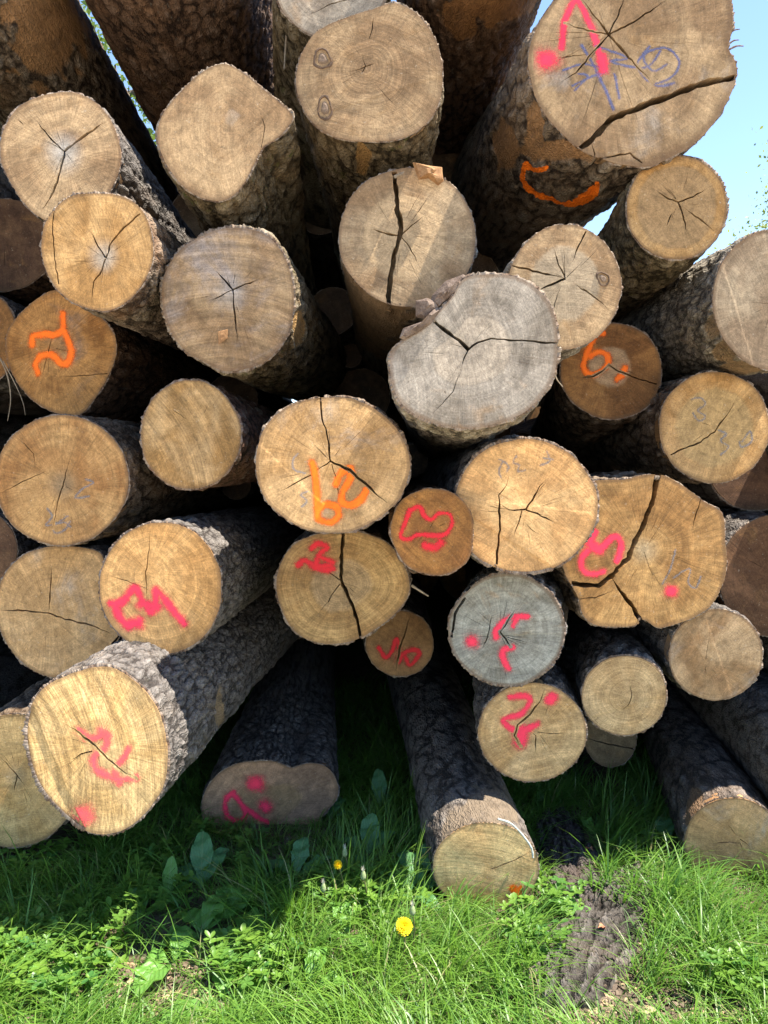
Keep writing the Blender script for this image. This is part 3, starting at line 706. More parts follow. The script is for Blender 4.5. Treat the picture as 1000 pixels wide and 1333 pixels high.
# the pile goes on beyond both sides of the frame: (x, height above the lens, radius)
FLANK = [(-1.93, -1.14, .2), (-2.36, -1.12, .22), (-2.80, -1.14, .2), (-2.10, -.76, .2), (-2.55, -.73, .21), (-1.86, -.38, .19), (-2.29, -.37, .22), (-2.72, -.36, .19), (-1.98, .03, .2), (-2.42, .05, .21), (-1.86, .42, .17), (-2.25, .45, .2), (-1.95, .80, .19), (-1.72, 1.14, .16),
         (1.92, -1.13, .2), (2.36, -1.14, .2), (1.72, -.80, .17), (2.12, -.75, .2), (1.86, -.35, .2), (2.28, -.36, .19), (1.66, .04, .16), (2.02, .06, .18), (1.84, .40, .15)]
for _i, (_x, _z, _r) in enumerate(FLANK):
    _d = 2.3 + 0.06 * (_i % 3)
    LOGS.append(dict(key='K%d' % _i, c=(500 + _x * FPX / _d, 600 - _z * FPX / _d), r=(_r * FPX / _d, _r * FPX / _d), d=_d, wood='tan', bark='dark', q=0.012, hair=0,
                     label='log past the edge of the frame, seen only as dark bark through the side gaps', group='logs beyond the frame edge'))

# added second stack behind the first, there to keep sky out of its slits
for _j in range(4):
    for _i in range(6):
        _x, _z, _r, _d = -1.45 + 0.57 * _i + 0.28 * (_j % 2), -1.10 + 0.50 * _j, 0.275, 7.3
        LOGS.append(dict(key='B%d_%d' % (_i, _j), c=(500 + _x * FPX / _d, 600 - _z * FPX / _d), r=(_r * FPX / _d, _r * FPX / _d), d=_d, wood='brown', bark='dark', q=0.02, hair=0,
                         label='log added behind the pile to keep sky out of the slits', group='second stack behind the pile'))

BARKS = {}


def face_frame(lg):
    P0 = pix(lg['c'][0], lg['c'][1], lg['d'])
    vp = lg.get('vp', (500, 600))
    ax = ray(*vp).normalized()
    n = -ax.copy()
    rnd = random.Random(hash_key(lg['key']))
    n = (n * 1.0 + Vector((rnd.uniform(-.05, .05), 0, rnd.uniform(-.05, .06)))).normalized()
    if 'tilt' in lg:
        n = (n + Vector((lg['tilt'][0], 0, lg['tilt'][1]))).normalized()
    if n.dot(Vector((0, -1, 0))) < 0.93:
        n = (n + Vector((0, -0.6, 0))).normalized()
    u = Vector((0, 0, 1)).cross(n).normalized()
    u = -u if u.x < 0 else u
    v = n.cross(u).normalized()
    v = -v if v.z < 0 else v
    return P0, ax, n, u, v


def hash_key(k):
    s = 0
    for ch in k:
        s = s * 31 + ord(ch)
    return s % 9973


def build_log(lg):
    key = lg['key']
    seed = hash_key(key)
    rnd = random.Random(seed)
    P0, ax, n, u, v = face_frame(lg)
    O = Vector((0, 0, CAM_H))

    def to_uv(px, py):
        d = ray(px, py)
        t = (P0 - O).dot(n) / d.dot(n)
        q = O + d * t - P0
        return q.dot(u), q.dot(v)

    mpp = (Vector(to_uv(lg['c'][0] + 1, lg['c'][1])) - Vector(to_uv(*lg['c']))).length   # metres per pixel
    # outline
    if 'poly' in lg:
        pts = catmull(lg['poly'], 5, True)
    else:
        cx, cy = lg['c']
        rx, ry = lg['r']
        k = 72
        a = np.linspace(0, 2 * math.pi, k, endpoint=False)
        w = 1 + 0.028 * vnoise(np.cos(a) * 1.3 + seed, np.sin(a) * 1.3, a * 0 + .3, seed) + 0.012 * vnoise(np.cos(a) * 4 + seed, np.sin(a) * 4, a * 0 + .3, seed)
        pts = np.stack([cx + rx * np.cos(a) * w, cy + ry * np.sin(a) * w], 1)
    UV = np.array([to_uv(*p) for p in pts])
    pith = np.array(to_uv(*lg.get('pith', lg['c'])))

    def polar(cen, NA):
        q = UV - cen
        an = np.arctan2(q[:, 1], q[:, 0])
        rr = np.hypot(q[:, 0], q[:, 1])
        o = np.argsort(an)
        an, rr = an[o], rr[o]
        th = np.linspace(-math.pi, math.pi, NA, endpoint=False)
        return th, np.interp(th, np.concatenate([an - 2 * math.pi, an, an + 2 * math.pi]), np.tile(rr, 3))

    Rm = float(np.mean(np.hypot(*(UV - UV.mean(0)).T)))
    inview = -60 < lg['c'][0] < 1070 and lg['c'][1] > -60
    root = bpy.data.objects.new('log', None)
    COL.objects.link(root)
    root.location = P0
    root.empty_display_size = 0.1
    tag(root, lg['label'], 'log', lg.get('group', 'felled logs stacked in the pile'))

    steps = []
    if 'step' in lg:
        steps.append((np.array(to_uv(*lg['step'][0])), np.array(to_uv(*lg['step'][1])), lg['step'][2]))
    if inview:
        rs = random.Random(seed + 77)
        for _ in range(rs.choice([0, 0, 1])):
            an = rs.uniform(0, math.pi)
            o_ = rs.uniform(-.6, .6) * Rm
            m_ = UV.mean(0) + np.array([-math.sin(an), math.cos(an)]) * o_
            dv = np.array([math.cos(an), math.sin(an)]) * Rm * 1.1
            steps.append((m_ - dv, m_ + dv, rs.choice([-1, 1]) * rs.uniform(0.0010, 0.0018)))

    def relief(U, V):
        z = 0.0016 * vnoise(U * 14, V * 14, U * 0 + .5, seed) + 0.0022 * vnoise(U * 5, V * 5, U * 0 + .5, seed + 3)
        for (a, b, dep) in steps:
            t = (b - a) / np.linalg.norm(b - a)
            s = (U - a[0]) * -t[1] + (V - a[1]) * t[0]
            s = s + 0.004 * vnoise(U * 25, V * 25, U * 0 + .5, seed + 6)
            z = z + dep * sstep(0.0, 0.006, s * (1 if dep < 0 else -1) * -1)
        return z

    nn, uu, vv = np.array(n), np.array(u), np.array(v)

    def place(U, V, off):
        return U[:, None] * uu + V[:, None] * vv + off[:, None] * nn

    # ---------------- sawn face with real cracks
    NO = 132
    thp, rp = polar(pith, NO)
    jag = 1 + 0.006 * vnoise(np.cos(thp) * 9, np.sin(thp) * 9, thp * 0 + seed, seed)
    ro = rp * jag
    verts = [(pith[0] + math.cos(a) * r, pith[1] + math.sin(a) * r) for a, r in zip(thp, ro)]
    faces = [list(range(NO))]
    crack_segs = []     # (pixel pts, pixel width) kept for the paint
    notches = []
    edges = []

    def add_crack(P, w, both=True, dense=True):
        P = np.array([to_uv(*p) for p in P]) if dense else np.array(P)
        seg = []
        for a, b in zip(P[:-1], P[1:]):
            L_ = np.linalg.norm(b - a)
            k = max(1, int(L_ / 0.013))
            for j in range(k):
                seg.append(a + (b - a) * j / k)
        seg.append(P[-1])
        seg = np.array(seg)
        m = len(seg)
        if m < 2:
            return
        tg = np.gradient(seg, axis=0)
        tg /= np.maximum(np.linalg.norm(tg, axis=1), 1e-9)[:, None]
        nr = np.stack([-tg[:, 1], tg[:, 0]], 1)
        t = np.linspace(0, 1, m)
        q = seg - pith
        rt = np.hypot(q[:, 0], q[:, 1]) / np.interp((np.arctan2(q[:, 1], q[:, 0]) + math.pi) % (2 * math.pi) - math.pi, thp, rp)
        taper = np.ones(m)
        if rt[-1] < 0.93:
            taper *= np.clip((1 - t) / 0.35, 0.02, 1)
        if rt[0] < 0.93 and rt[0] > 0.12:
            taper *= np.clip(t / 0.35, 0.02, 1)
        for e in (0, -1):
            if rt[e] > 0.9 and w > 2.2:
                notches.append((math.atan2(q[e, 1], q[e, 0]), w * mpp))
        jit = np.array([rnd.uniform(-1, 1) for _ in range(m)]) * min(0.0018, w * mpp * 0.45)
        jit[0] = jit[-1] = 0
        ww = w * mpp * 0.5 * taper * np.array([rnd.uniform(0.65, 1.15) for _ in range(m)])
        ww = np.maximum(ww, 0.00012)
        A = seg + nr * (jit + ww)[:, None]
        B = seg + nr * (jit - ww)[:, None]
        base = len(verts)
        for p in A:
            verts.append((p[0], p[1]))
        for p in B[::-1]:
            verts.append((p[0], p[1]))
        # split into quads so that no polygon crosses itself
        for j in range(m - 1):
            qd = [base + j, base + j + 1, base + 2 * m - 2 - j, base + 2 * m - 1 - j]
            ar = sum(verts[qd[i_]][0] * verts[qd[(i_ + 1) % 4]][1] - verts[qd[(i_ + 1) % 4]][0] * verts[qd[i_]][1] for i_ in range(4))
            faces.append(qd if ar > 0 else qd[::-1])
            crack_w.append(w)
        return

    crack_w = [0]
    if inview:
        for P, w in lg.get('cracks', []):
            add_crack(P, w * 1.12)
            crack_segs.append((P, w))
        for _ in range(lg.get('hair', 4)):
            a = rnd.uniform(-math.pi, math.pi)
            rr = float(np.interp(a, thp, rp))
            t0 = rnd.uniform(0.02, 0.3)
            t1 = min(0.9, t0 + lg.get('hairlen', 0.4) * rnd.uniform(0.35, 1.0))
            aa = a + rnd.uniform(-.12, .12)
            p0 = pith + np.array([math.cos(a), math.sin(a)]) * rr * t0
            p1 = pith + np.array([math.cos((a + aa) / 2), math.sin((a + aa) / 2)]) * rr * (t0 + t1) / 2
            p2 = pith + np.array([math.cos(aa), math.sin(aa)]) * rr * t1
            add_crack([p0, p1, p2], rnd.uniform(0.35, 0.8), dense=False)
        for t in (0.1, 0.2, 0.32, 0.44, 0.56, 0.67, 0.78, 0.87, 0.94, 0.98):
            k = max(12, int(64 * t)) if t < 0.9 else 84
            for j in range(k):
                a = -math.pi + 2 * math.pi * (j + 0.5 * (int(t * 100) % 2)) / k
                r_ = float(np.interp(a, thp, rp)) * t
                verts.append((pith[0] + math.cos(a) * r_, pith[1] + math.sin(a) * r_))
        for (a, b, _dep) in steps:
            tdir = (b - a) / np.linalg.norm(b - a)
            nr = np.array([-tdir[1], tdir[0]])
            for j in range(44):
                for o in (-0.007, -0.0052, -0.0002, 0.0002, 0.0052, 0.007):
                    p = a + (b - a) * j / 43 + nr * o
                    q = p - pith
                    if np.hypot(*q) < 0.96 * np.interp(math.atan2(q[1], q[0]), thp, rp):
                        verts.append((p[0], p[1]))
    K = 100.0
    vo, eo, fo, ov, oe, of = delaunay_2d_cdt([Vector((a * K, b * K)) for a, b in verts], [], faces, 1, 1e-4, True)
    V2 = np.array([(p[0] / K, p[1] / K) for p in vo])
    # drop faces not inside the outline; crack faces sink
    tri, deep = [], []
    for f, orig in zip(fo, of):
        if 0 not in orig:
            continue
        ws = [crack_w[i] for i in orig if i > 0]
        tri.append(f)
        deep.append(max(ws) if ws else 0)
    q = V2 - pith
    tt = np.hypot(q[:, 0], q[:, 1]) / np.interp((np.arctan2(q[:, 1], q[:, 0]) + math.pi) % (2 * math.pi) - math.pi, np.append(thp, math.pi), np.append(rp, rp[0]))
    zoff = relief(V2[:, 0], V2[:, 1])
    top3 = place(V2[:, 0], V2[:, 1], zoff)
    vl = [tuple(p) for p in top3]
    fuv = [(a[0], a[1], 0.0) for a in q]
    wt = list(tt)
    fl = []
    low = {}
    emap = {}

    def lowv(i, w):
        if i not in low:
            dd = min(0.09, 0.010 + 0.014 * w)
            low[i] = len(vl)
            p = np.array(vl[i]) - nn * dd
            vl.append(tuple(p))
            fuv.append(fuv[i])
            wt.append(wt[i])
        return low[i]
    for f, w in zip(tri, deep):
        if w > 0:
            fl.append([lowv(i, w) for i in f])
        else:
            fl.append(list(f))
    cnt = {}
    for f, w in zip(tri, deep):
        m = len(f)
        for j in range(m):
            a, b = f[j], f[(j + 1) % m]
            emap[(a, b)] = w
    wall = {}

    def wallv(i, w):
        if i not in wall:
            j = lowv(i, w)
            wall[i] = (len(vl), len(vl) + 1)
            for q_i in (i, j):
                vl.append(vl[q_i])
                fuv.append(fuv[i])
                wt.append(wt[i])
        return wall[i]
    for (a, b), w in emap.items():
        if w == 0:
            w2 = emap.get((b, a))
            if w2:
                wa, wb = wallv(a, w2), wallv(b, w2)
                fl.append([wb[0], wa[0], wa[1], wb[1]])
            elif w2 is None:          # rim: turn the side of the wood back under the bark
                for i in (a, b):
                    if ('r', i) not in cnt:
                        p = np.array(vl[i])
                        vl.append(tuple(p))
                        fuv.append(fuv[i])
                        wt.append(1.0)
                        cnt[('r', i)] = len(vl)
                        cc = p - place(pith[None, 0], pith[None, 1], np.zeros(1))[0]
                        vl.append(tuple(p - nn * 0.05 - cc * 0.01))
                        fuv.append(fuv[i])
                        wt.append(1.0)
                fl.append([cnt[('r', b)] - 1, cnt[('r', a)] - 1, cnt[('r', a)], cnt[('r', b)]])
    tris = np.array([f for f in fl if len(f) == 3], int)
    quads = np.array([f for f in fl if len(f) == 4], int).reshape(-1, 4)
    wp = dict(PAL[lg['wood']])
    wp.update(lg.get('wp', {}))
    wp.setdefault('sawang', rnd.uniform(0, 3.1))
    mat = wood_material(seed, **wp)
    me = mesh_np('cut_face', np.array(vl), [tris.reshape(-1, 3), quads], [mat], dict(fuv=np.array(fuv), wt=np.array(wt)))
    link('cut_face', me, root)

    # ---------------- bark
    cen = UV.mean(0)
    q_ = lg.get('q', 0.007)
    near = inview or lg.get('vis')
    NA = int(np.clip(2 * math.pi * Rm / q_, 60, 330)) if near else 64
    th_, rb = polar(cen, NA)
    rb = np.convolve(np.tile(rb, 3), np.ones(3) / 3, 'same')[NA:2 * NA]
    Lg = rnd.uniform(4.2, 5.0)
    s = [0.0, 0.0, 0.004, 0.010, 0.017]
    st = q_ * 1.15
    vis = lg.get('vis', 0.55)
    while s[-1] < Lg:
        s.append(s[-1] + st)
        if s[-1] > vis:
            st *= 1.13
    s = np.array(s)
    NS = len(s)
    S, T = np.meshgrid(s, th_, indexing='ij')
    Rr = np.tile(rb, (NS, 1))
    Rmean = rb.mean()
    m = sstep(0, 1.3, S)
    Rr = Rr * (1 - m) + Rmean * m
    Rr = Rr * (1 + lg.get('grow', 0.05) * S / 2.0)
    Rr = Rr * (1 + 0.05 * m * vnoise(np.cos(T) * 1.2 + seed, np.sin(T) * 1.2, S * 1.1, seed))
    # bark plates
    k = lg.get('scale', 7) * 3.2
    bx, by, bz = np.cos(T) * Rmean, np.sin(T) * Rmean, S
    wx = fbm(bx * 14, by * 14, bz * 9, 2, seed) * 0.34
    wy = fbm(bx * 14 + 9, by * 14, bz * 9 + 4, 2, seed + 5) * 0.34
    f1, f2, cid = voro(bx * k + wx, by * k + wy, bz * k * 0.42 + wx, seed)
    plate = sstep(0.03, 0.42, f2 - f1)
    f1b, f2b, cidb = voro(bx * k * 2.1 + wy, by * k * 2.1 + wx, bz * k * 1.1, seed + 2)
    plate2 = sstep(0.0, 0.4, f2b - f1b)
    rough = fbm(bx * 60, by * 60, bz * 45, 2, seed + 8)
    mid = fbm(bx * 9, by * 9, bz * 5, 2, seed + 11)
    h = plate * (0.55 + 0.45 * cid) * 0.62 + plate2 * 0.22 + 0.16 * (rough * 0.5 + 0.5)
    amp = lg.get('amp', 1.0) * 0.0125 * (7.0 / max(5.0, lg.get('scale', 7))) ** 0.5
    th = lg.get('th', 0.006) * 0.55
    # world positions before displacement, to find the patches seen in the photograph
    C0 = cen[0] * uu + cen[1] * vv
    axn = np.array(ax)
    ct, sn = np.cos(T)[..., None], np.sin(T)[..., None]
    rad = ct * uu + sn * vv
    base = C0 + rad * Rr[..., None] + S[..., None] * axn
    flat = base.reshape(-1, 3) + np.array(P0)
    X, Y = project(flat)
    peel = np.zeros(flat.shape[0])
    facing = ((rad.reshape(-1, 3) * (np.array([0, 0, CAM_H]) - flat)).sum(1) > 0)
    wob = 1 + 0.35 * fbm(bx * 20, by * 20, bz * 12, 2, seed + 21).ravel()
    for (px, py, ax_, ay_) in lg.get('peel', []):
        e = np.sqrt(((X - px) / ax_) ** 2 + ((Y - py) / ay_) ** 2) * wob
        peel = np.maximum(peel, (1 - sstep(0.75, 1.1, e)) * facing)
    paint = np.zeros(flat.shape[0])
    for P, w in lg.get('barkpaint', []):
        dd = dist_poly(X, Y, catmull(P, 5))
        paint = np.maximum(paint, (1 - sstep(0.2, 1.15, dd / (w * 0.5 + 1.5))) * facing)
    peel = peel.reshape(S.shape)
    paint = paint.reshape(S.shape)
    thick = th * (1 - peel)
    rimfade = sstep(0.0, 0.03, S)
    disp = thick + (h * amp - amp * 0.30 + mid * 0.006 * lg.get('amp', 1.0)) * (1 - 0.88 * peel) * (0.35 + 0.65 * rimfade)
    disp = disp + rough * 0.0014 * (1 - peel)
    disp = np.maximum(disp, -0.002 + 0.004 * (S < 0.004))
    for (an, w) in notches:
        dA = np.abs((T - an + math.pi) % (2 * math.pi) - math.pi) * Rmean
        disp = disp - 0.018 * (1 - sstep(w * 0.5, w * 0.9 + 0.003, dA)) * (1 - sstep(0.05, 0.35, S))
    # first ring lies under the edge of the wood, the second is the ragged lip
    disp[0] = -0.004
    lip = 0.0035 * (vnoise(np.cos(th_) * 30, np.sin(th_) * 30, th_ * 0 + seed, seed) * 0.8 + 0.3) + 0.001
    hr2 = np.random.default_rng(seed).uniform(-1, 1, NA)
    Soff = np.zeros_like(S)
    Soff[0] = 0.004
    Soff[1] = 0.004 - lip * 0.9 - 0.003 * hr2
    disp[1] = disp[2] * (0.75 + 0.4 * hr2) + 0.0008 + lip * 0.35
    Pn = C0 + rad * (Rr + disp)[..., None] + (S + Soff)[..., None] * axn
    VV = Pn.reshape(-1, 3)
    idx = np.arange(NS * NA).reshape(NS, NA)
    a = idx[:-1]
    b = np.roll(a, -1, axis=1)
    c = idx[1:]
    d = np.roll(c, -1, axis=1)
    Q = np.stack([a, b, d, c], -1).reshape(-1, 4)
    VV = np.vstack([VV, (C0 + axn * (Lg + 0.02))[None]])
    last = idx[-1]
    capt = np.stack([last, np.roll(last, -1), np.full(NA, len(VV) - 1)], -1)
    bco = np.stack([bx, by, bz * 0.55], -1).reshape(-1, 3)
    ex = lambda A_: np.append(A_.ravel(), 0.3)
    hh = h.copy()
    rim = np.zeros_like(h)
    rim[0] = rim[1] = 1.0
    bkey = (lg['bark'], str(lg.get('bp')), seed % 3)
    if bkey not in BARKS:
        bp = dict(BK[lg['bark']])
        bp.update(lg.get('bp', {}))
        BARKS[bkey] = bark_material(seed % 17, **bp)
    me = mesh_np('bark', VV, [Q, capt], [BARKS[bkey]], dict(h=ex(hh), rim=ex(rim) - (np.arange(h.size + 1) == h.size) * 0.3, peel=ex(peel), paint=ex(paint), bco=np.vstack([bco, bco[-1:]])))
    link('bark', me, root)

    # ---------------- knots
    for (kx, ky, krx, kry) in lg.get('knots', []):
        cu = np.array(to_uv(kx, ky))
        k = 20
        vs, fs, fz, tz = [], [], [], []
        prof = [(1.3, 0.0006, .98), (1.1, 0.0035, .9), (1.0, 0.002, 1.0), (0.92, -0.006, 1.0), (0.74, -0.002, .6), (0.5, 0.003, .4), (0.25, 0.0035, .2)]
        for (rr, hz, tv) in prof:
            for j in range(k):
                a_ = 2 * math.pi * j / k
                wv = 1 + 0.16 * math.sin(a_ * 2 + seed) + 0.1 * math.sin(a_ * 3 + seed * 2) + rnd.uniform(-.07, .07)
                U = cu[0] + math.cos(a_) * krx * mpp * rr * wv
                V = cu[1] + math.sin(a_) * kry * mpp * rr * wv
                zz = float(relief(np.array([U]), np.array([V]))[0])
                vs.append(U * uu + V * vv + nn * (zz + hz))
                fz.append(((U - cu[0]) * 3, (V - cu[1]) * 3, 0))
                tz.append(tv)
        for r_ in range(len(prof) - 1):
            for j in range(k):
                fs.append([r_ * k + j, r_ * k + (j + 1) % k, (r_ + 1) * k + (j + 1) % k, (r_ + 1) * k + j])
        vs.append(cu[0] * uu + cu[1] * vv + nn * 0.003)
        fz.append((0, 0, 0))
        tz.append(0.0)
        cap = [[(len(prof) - 1) * k + j, (len(prof) - 1) * k + (j + 1) % k, len(vs) - 1] for j in range(k)]
        km = wood_material(seed + 2, (0.20, 0.13, 0.085), (0.11, 0.07, 0.045), heart=(0.27, 0.19, 0.13), hr=0.5, rings=0.6, edge=0.95, dirt=0.6)
        link('knot', mesh_np('knot', np.array(vs), [np.array(fs), np.array(cap)], [km], dict(fuv=np.array(fz), wt=np.array(tz))), root)

    # ---------------- sprayed figures and crayon: thin films on the wood
    def decal(name, strokes, mat, cell, halo):
        sm = [(catmull(P, 6) if len(P) > 2 else np.array(P, float), w) for P, w in strokes]
        allp = np.vstack([p for p, _ in sm])
        wmax = max(w for _, w in sm)
        x0, y0 = allp.min(0) - wmax / 2 - halo - 1
        x1, y1 = allp.max(0) + wmax / 2 + halo + 1
        nx, ny = int((x1 - x0) / cell) + 2, int((y1 - y0) / cell) + 2
        gx = x0 + np.arange(nx) * cell
        gy = y0 + np.arange(ny) * cell
        GY, GX = np.meshgrid(gy, gx, indexing='ij')
        jx = GX + 0.5 * vnoise(GX * 0.22, GY * 0.22, GX * 0 + seed, seed)
        jy = GY + 0.5 * vnoise(GX * 0.22 + 50, GY * 0.22, GX * 0 + seed, seed)
        p = np.full(GX.shape, -1.0)
        for pts_, w in sm:
            wl = w * (1 + 0.30 * vnoise(GX * 0.09 + 9, GY * 0.09, GX * 0 + seed, seed + 3))
            p = np.maximum(p, 0.5 + (wl * 0.47 - dist_poly(jx, jy, pts_)) / (0.75 * w))
        ok = p > -0.75
        for P, w in crack_segs:
            if w > 1.7:
                ok &= dist_poly(GX, GY, P) > w * 0.5 + 0.5
        UVg = np.array([to_uv(a, b) for a, b in zip(GX.ravel(), GY.ravel())])
        qq = UVg - pith
        tg = np.hypot(qq[:, 0], qq[:, 1]) / np.interp((np.arctan2(qq[:, 1], qq[:, 0]) + math.pi) % (2 * math.pi) - math.pi, thp, rp)
        ok &= (tg.reshape(GX.shape) < 0.975)
        pos = place(UVg[:, 0], UVg[:, 1], relief(UVg[:, 0], UVg[:, 1]) + 0.0011)
        id_ = np.arange(nx * ny).reshape(ny, nx)
        cellok = ok[:-1, :-1] & ok[1:, :-1] & ok[:-1, 1:] & ok[1:, 1:]
        F = np.stack([id_[:-1, :-1], id_[1:, :-1], id_[1:, 1:], id_[:-1, 1:]], -1)[cellok]
        if not len(F):
            return
        co = np.stack([UVg[:, 0], UVg[:, 1], np.zeros(len(UVg))], 1)
        lab = np.arange(nx * ny)
        while True:
            mn = lab[F].min(1)
            new = lab.copy()
            for c_ in range(4):
                np.minimum.at(new, F[:, c_], mn)
            new = new[new]
            if (new == lab).all():
                break
            lab = new
        fl_ = lab[F[:, 0]]
        ids, cts = np.unique(fl_, return_counts=True)
        for g_, c_ in zip(ids, cts):
            if c_ < 12:
                continue
            G = F[fl_ == g_]
            used = np.unique(G)
            remap = np.full(nx * ny, -1)
            remap[used] = np.arange(len(used))
            link(name, mesh_np(name, pos[used], remap[G], [mat], dict(p=p.ravel()[used], co=co[used])), root)
    if lg.get('pinks'):
        decal('spray_mark', lg['pinks'], {'O': M_PINKOLD, 'R': M_PINK}.get(lg.get('pinkmat'), M_PINK), 1.3, 4)
    if lg.get('reds'):
        decal('spray_mark', lg['reds'], M_RED, 1.3, 4)
    if lg.get('oranges'):
        decal('spray_mark', lg['oranges'], M_ORANGE, 1.3, 4)
    if lg.get('blues'):
        decal('crayon_mark', lg['blues'], M_BLUE, 0.8, 1)
    if lg.get('palesc'):
        decal('crayon_mark', lg['palesc'], M_BLUEPALE, 0.8, 1)
    lg['root'] = root
    lg['frame'] = (P0, ax, n, u, v, to_uv, mpp, Rm)
    return root


# ------------------------------------------------------------------ setting: ground
def axis_spacing(lo, hi, fine, far, n_far):
    a = np.arange(lo, hi + fine * .5, fine)
    g = np.geomspace(fine * 2, far, n_far)
    return np.concatenate([lo - g[::-1], a, hi + g])


def build_ground():
    xs = axis_spacing(-1.7, 1.7, 0.022, 2500, 40)
    ys = axis_spacing(1.3, 3.6, 0.022, 2500, 40)
    Y, X = np.meshgrid(ys, xs, indexing='ij')
    Z = gh(X, Y)
    near = (np.abs(X) < 2.2) & (Y > 0.8) & (Y < 4.2)
    rel = 0.010 * fbm(X * 18, Y * 18, X * 0, 3, 31) + 0.005 * (1 - np.abs(vnoise(X * 45, Y * 45, X * 0, 33)))
    Z = Z + near * rel * 0.6
    V = np.stack([X, Y, Z], -1).reshape(-1, 3)
    ny, nx = X.shape
    id_ = np.arange(nx * ny).reshape(ny, nx)
    F = np.stack([id_[:-1, :-1], id_[:-1, 1:], id_[1:, 1:], id_[1:, :-1]], -1).reshape(-1, 4)
    N = NT('soil')
    tc = N.n('ShaderNodeTexCoord').outputs['Object']
    n1 = N.noise(tc, 9, 5, 0.65)
    n2 = N.noise(tc, 70, 4, 0.7)
    n3 = N.noise(tc, 260, 3, 0.7)
    col = N.mix(N.ramp(n1, 0.35, 0.65), (0.065, 0.045, 0.030), (0.15, 0.115, 0.080))
    col = N.mix(N.ramp(n2, 0.5, 0.72, 0, 0.8), col, (0.24, 0.19, 0.135))
    col = N.mix(N.ramp(n3, 0.60, 0.74, 0, 0.7), col, (0.03, 0.022, 0.016))
    # grass-green further off
    sep = N.n('ShaderNodeSeparateXYZ')
    N.l(tc, sep.inputs[0])
    g = N.ramp(sep.outputs[1], 4.2, 6.5)
    gc = N.mix(N.noise(tc, 0.8, 5, 0.7), (0.05, 0.10, 0.02), (0.09, 0.15, 0.03))
    col = N.mix(g, col, gc)
    m = N.finish(col, 0.92, N.bump(N.math('ADD', n2, n3), 0.8, 0.006), 0.15)
    o = link('ground', mesh_np('ground', V, F, [m]))
    tag(o, 'bare brown soil ground under the grass and the log pile', None, None, 'structure')


def build_bounce_sheet():  # unseen pale ground added below the frame to bounce sun onto the log ends
    xs = np.concatenate([np.arange(-30, -3, 1.5), np.arange(-3, 3.01, 0.15), np.arange(4.5, 31, 1.5)])
    ys = np.arange(-8.0, 1.51, 0.15)
    Y, X = np.meshgrid(ys, xs, indexing='ij')
    edge = np.minimum(Y - ys[0], ys[-1] - Y)
    Z = gh(X, Y) + 0.05 * sstep(-0.01, 0.3, edge) - 0.02 * (edge < 0.01) + 0.01
    id_ = np.arange(X.size).reshape(X.shape)
    F = np.stack([id_[:-1, :-1], id_[:-1, 1:], id_[1:, 1:], id_[1:, :-1]], -1).reshape(-1, 4)
    m = simple_material('gravel', (0.66, 0.565, 0.43), (0.52, 0.44, 0.33), 14, 0.9, 0.8, 0.01)
    o = link('bounce_sheet', mesh_np('bounce_sheet', np.stack([X, Y, Z], -1).reshape(-1, 3), F, [m]))
    tag(o, 'added pale gravel sheet, out of frame, that bounces sun onto the pile', None, None, 'structure')


# grass -------------------------------------------------------------------------------------------
BARE = [(765, 1235, 85, 82, 1.0), (205, 1300, 90, 38, 0.95), (880, 1322, 125, 24, 0.92), (770, 1318, 75, 34, 0.92), (700, 1180, 35, 30, 0.7), (738, 1120, 48, 60, 1.0), (165, 1245, 45, 28, 0.85)]

THIN = [(262, 1165, 55, 40, .8), (270, 1235, 80, 50, .9), (290, 1310, 60, 30, .8), (478, 1130, 45, 30, .75), (520, 1180, 55, 30, .8), (455, 1225, 40, 25, .7), (95, 1275, 85, 45, .75), (215, 1180, 30, 30, .8), (185, 1200, 30, 30, .85), (865, 1110, 30, 25, .7), (745, 1205, 30, 30, .8), (60, 1305, 50, 30, .7)]


def footprint(X, Y, margin=0.75):
    inside = np.zeros(X.shape, bool)
    for lg in LOGS:
        if lg['key'] in ('G1', 'G2', 'G3', 'L11', 'R14', 'G4'):
            P0, ax = face_frame(lg)[:2]
            r = lg['r'][0] * lg['d'] / FPX * margin
            t = (Y - P0.y) / ax.y
            inside |= (t > 0.01) & (np.abs(X - (P0.x + ax.x * t)) < r)
    return inside


def grass_material():
    N = NT('grass_blades')
    c = N.attr('tone')
    t = N.attr('tip')
    col = N.mix(N.ramp(c, 0.0, 0.75), (0.055, 0.165, 0.038), (0.150, 0.270, 0.034))
    col = N.mix(N.ramp(c, 0.86, 0.97), col, (0.34, 0.30, 0.15))
    col = N.mix(N.math('MULTIPLY', t, 0.35), col, (0.17, 0.31, 0.05))
    return N.finish(col, 0.42, None, 0.45, trans=(0.42, N.mix(0.5, col, (0.18, 0.40, 0.03))))


M_GRASS = grass_material()


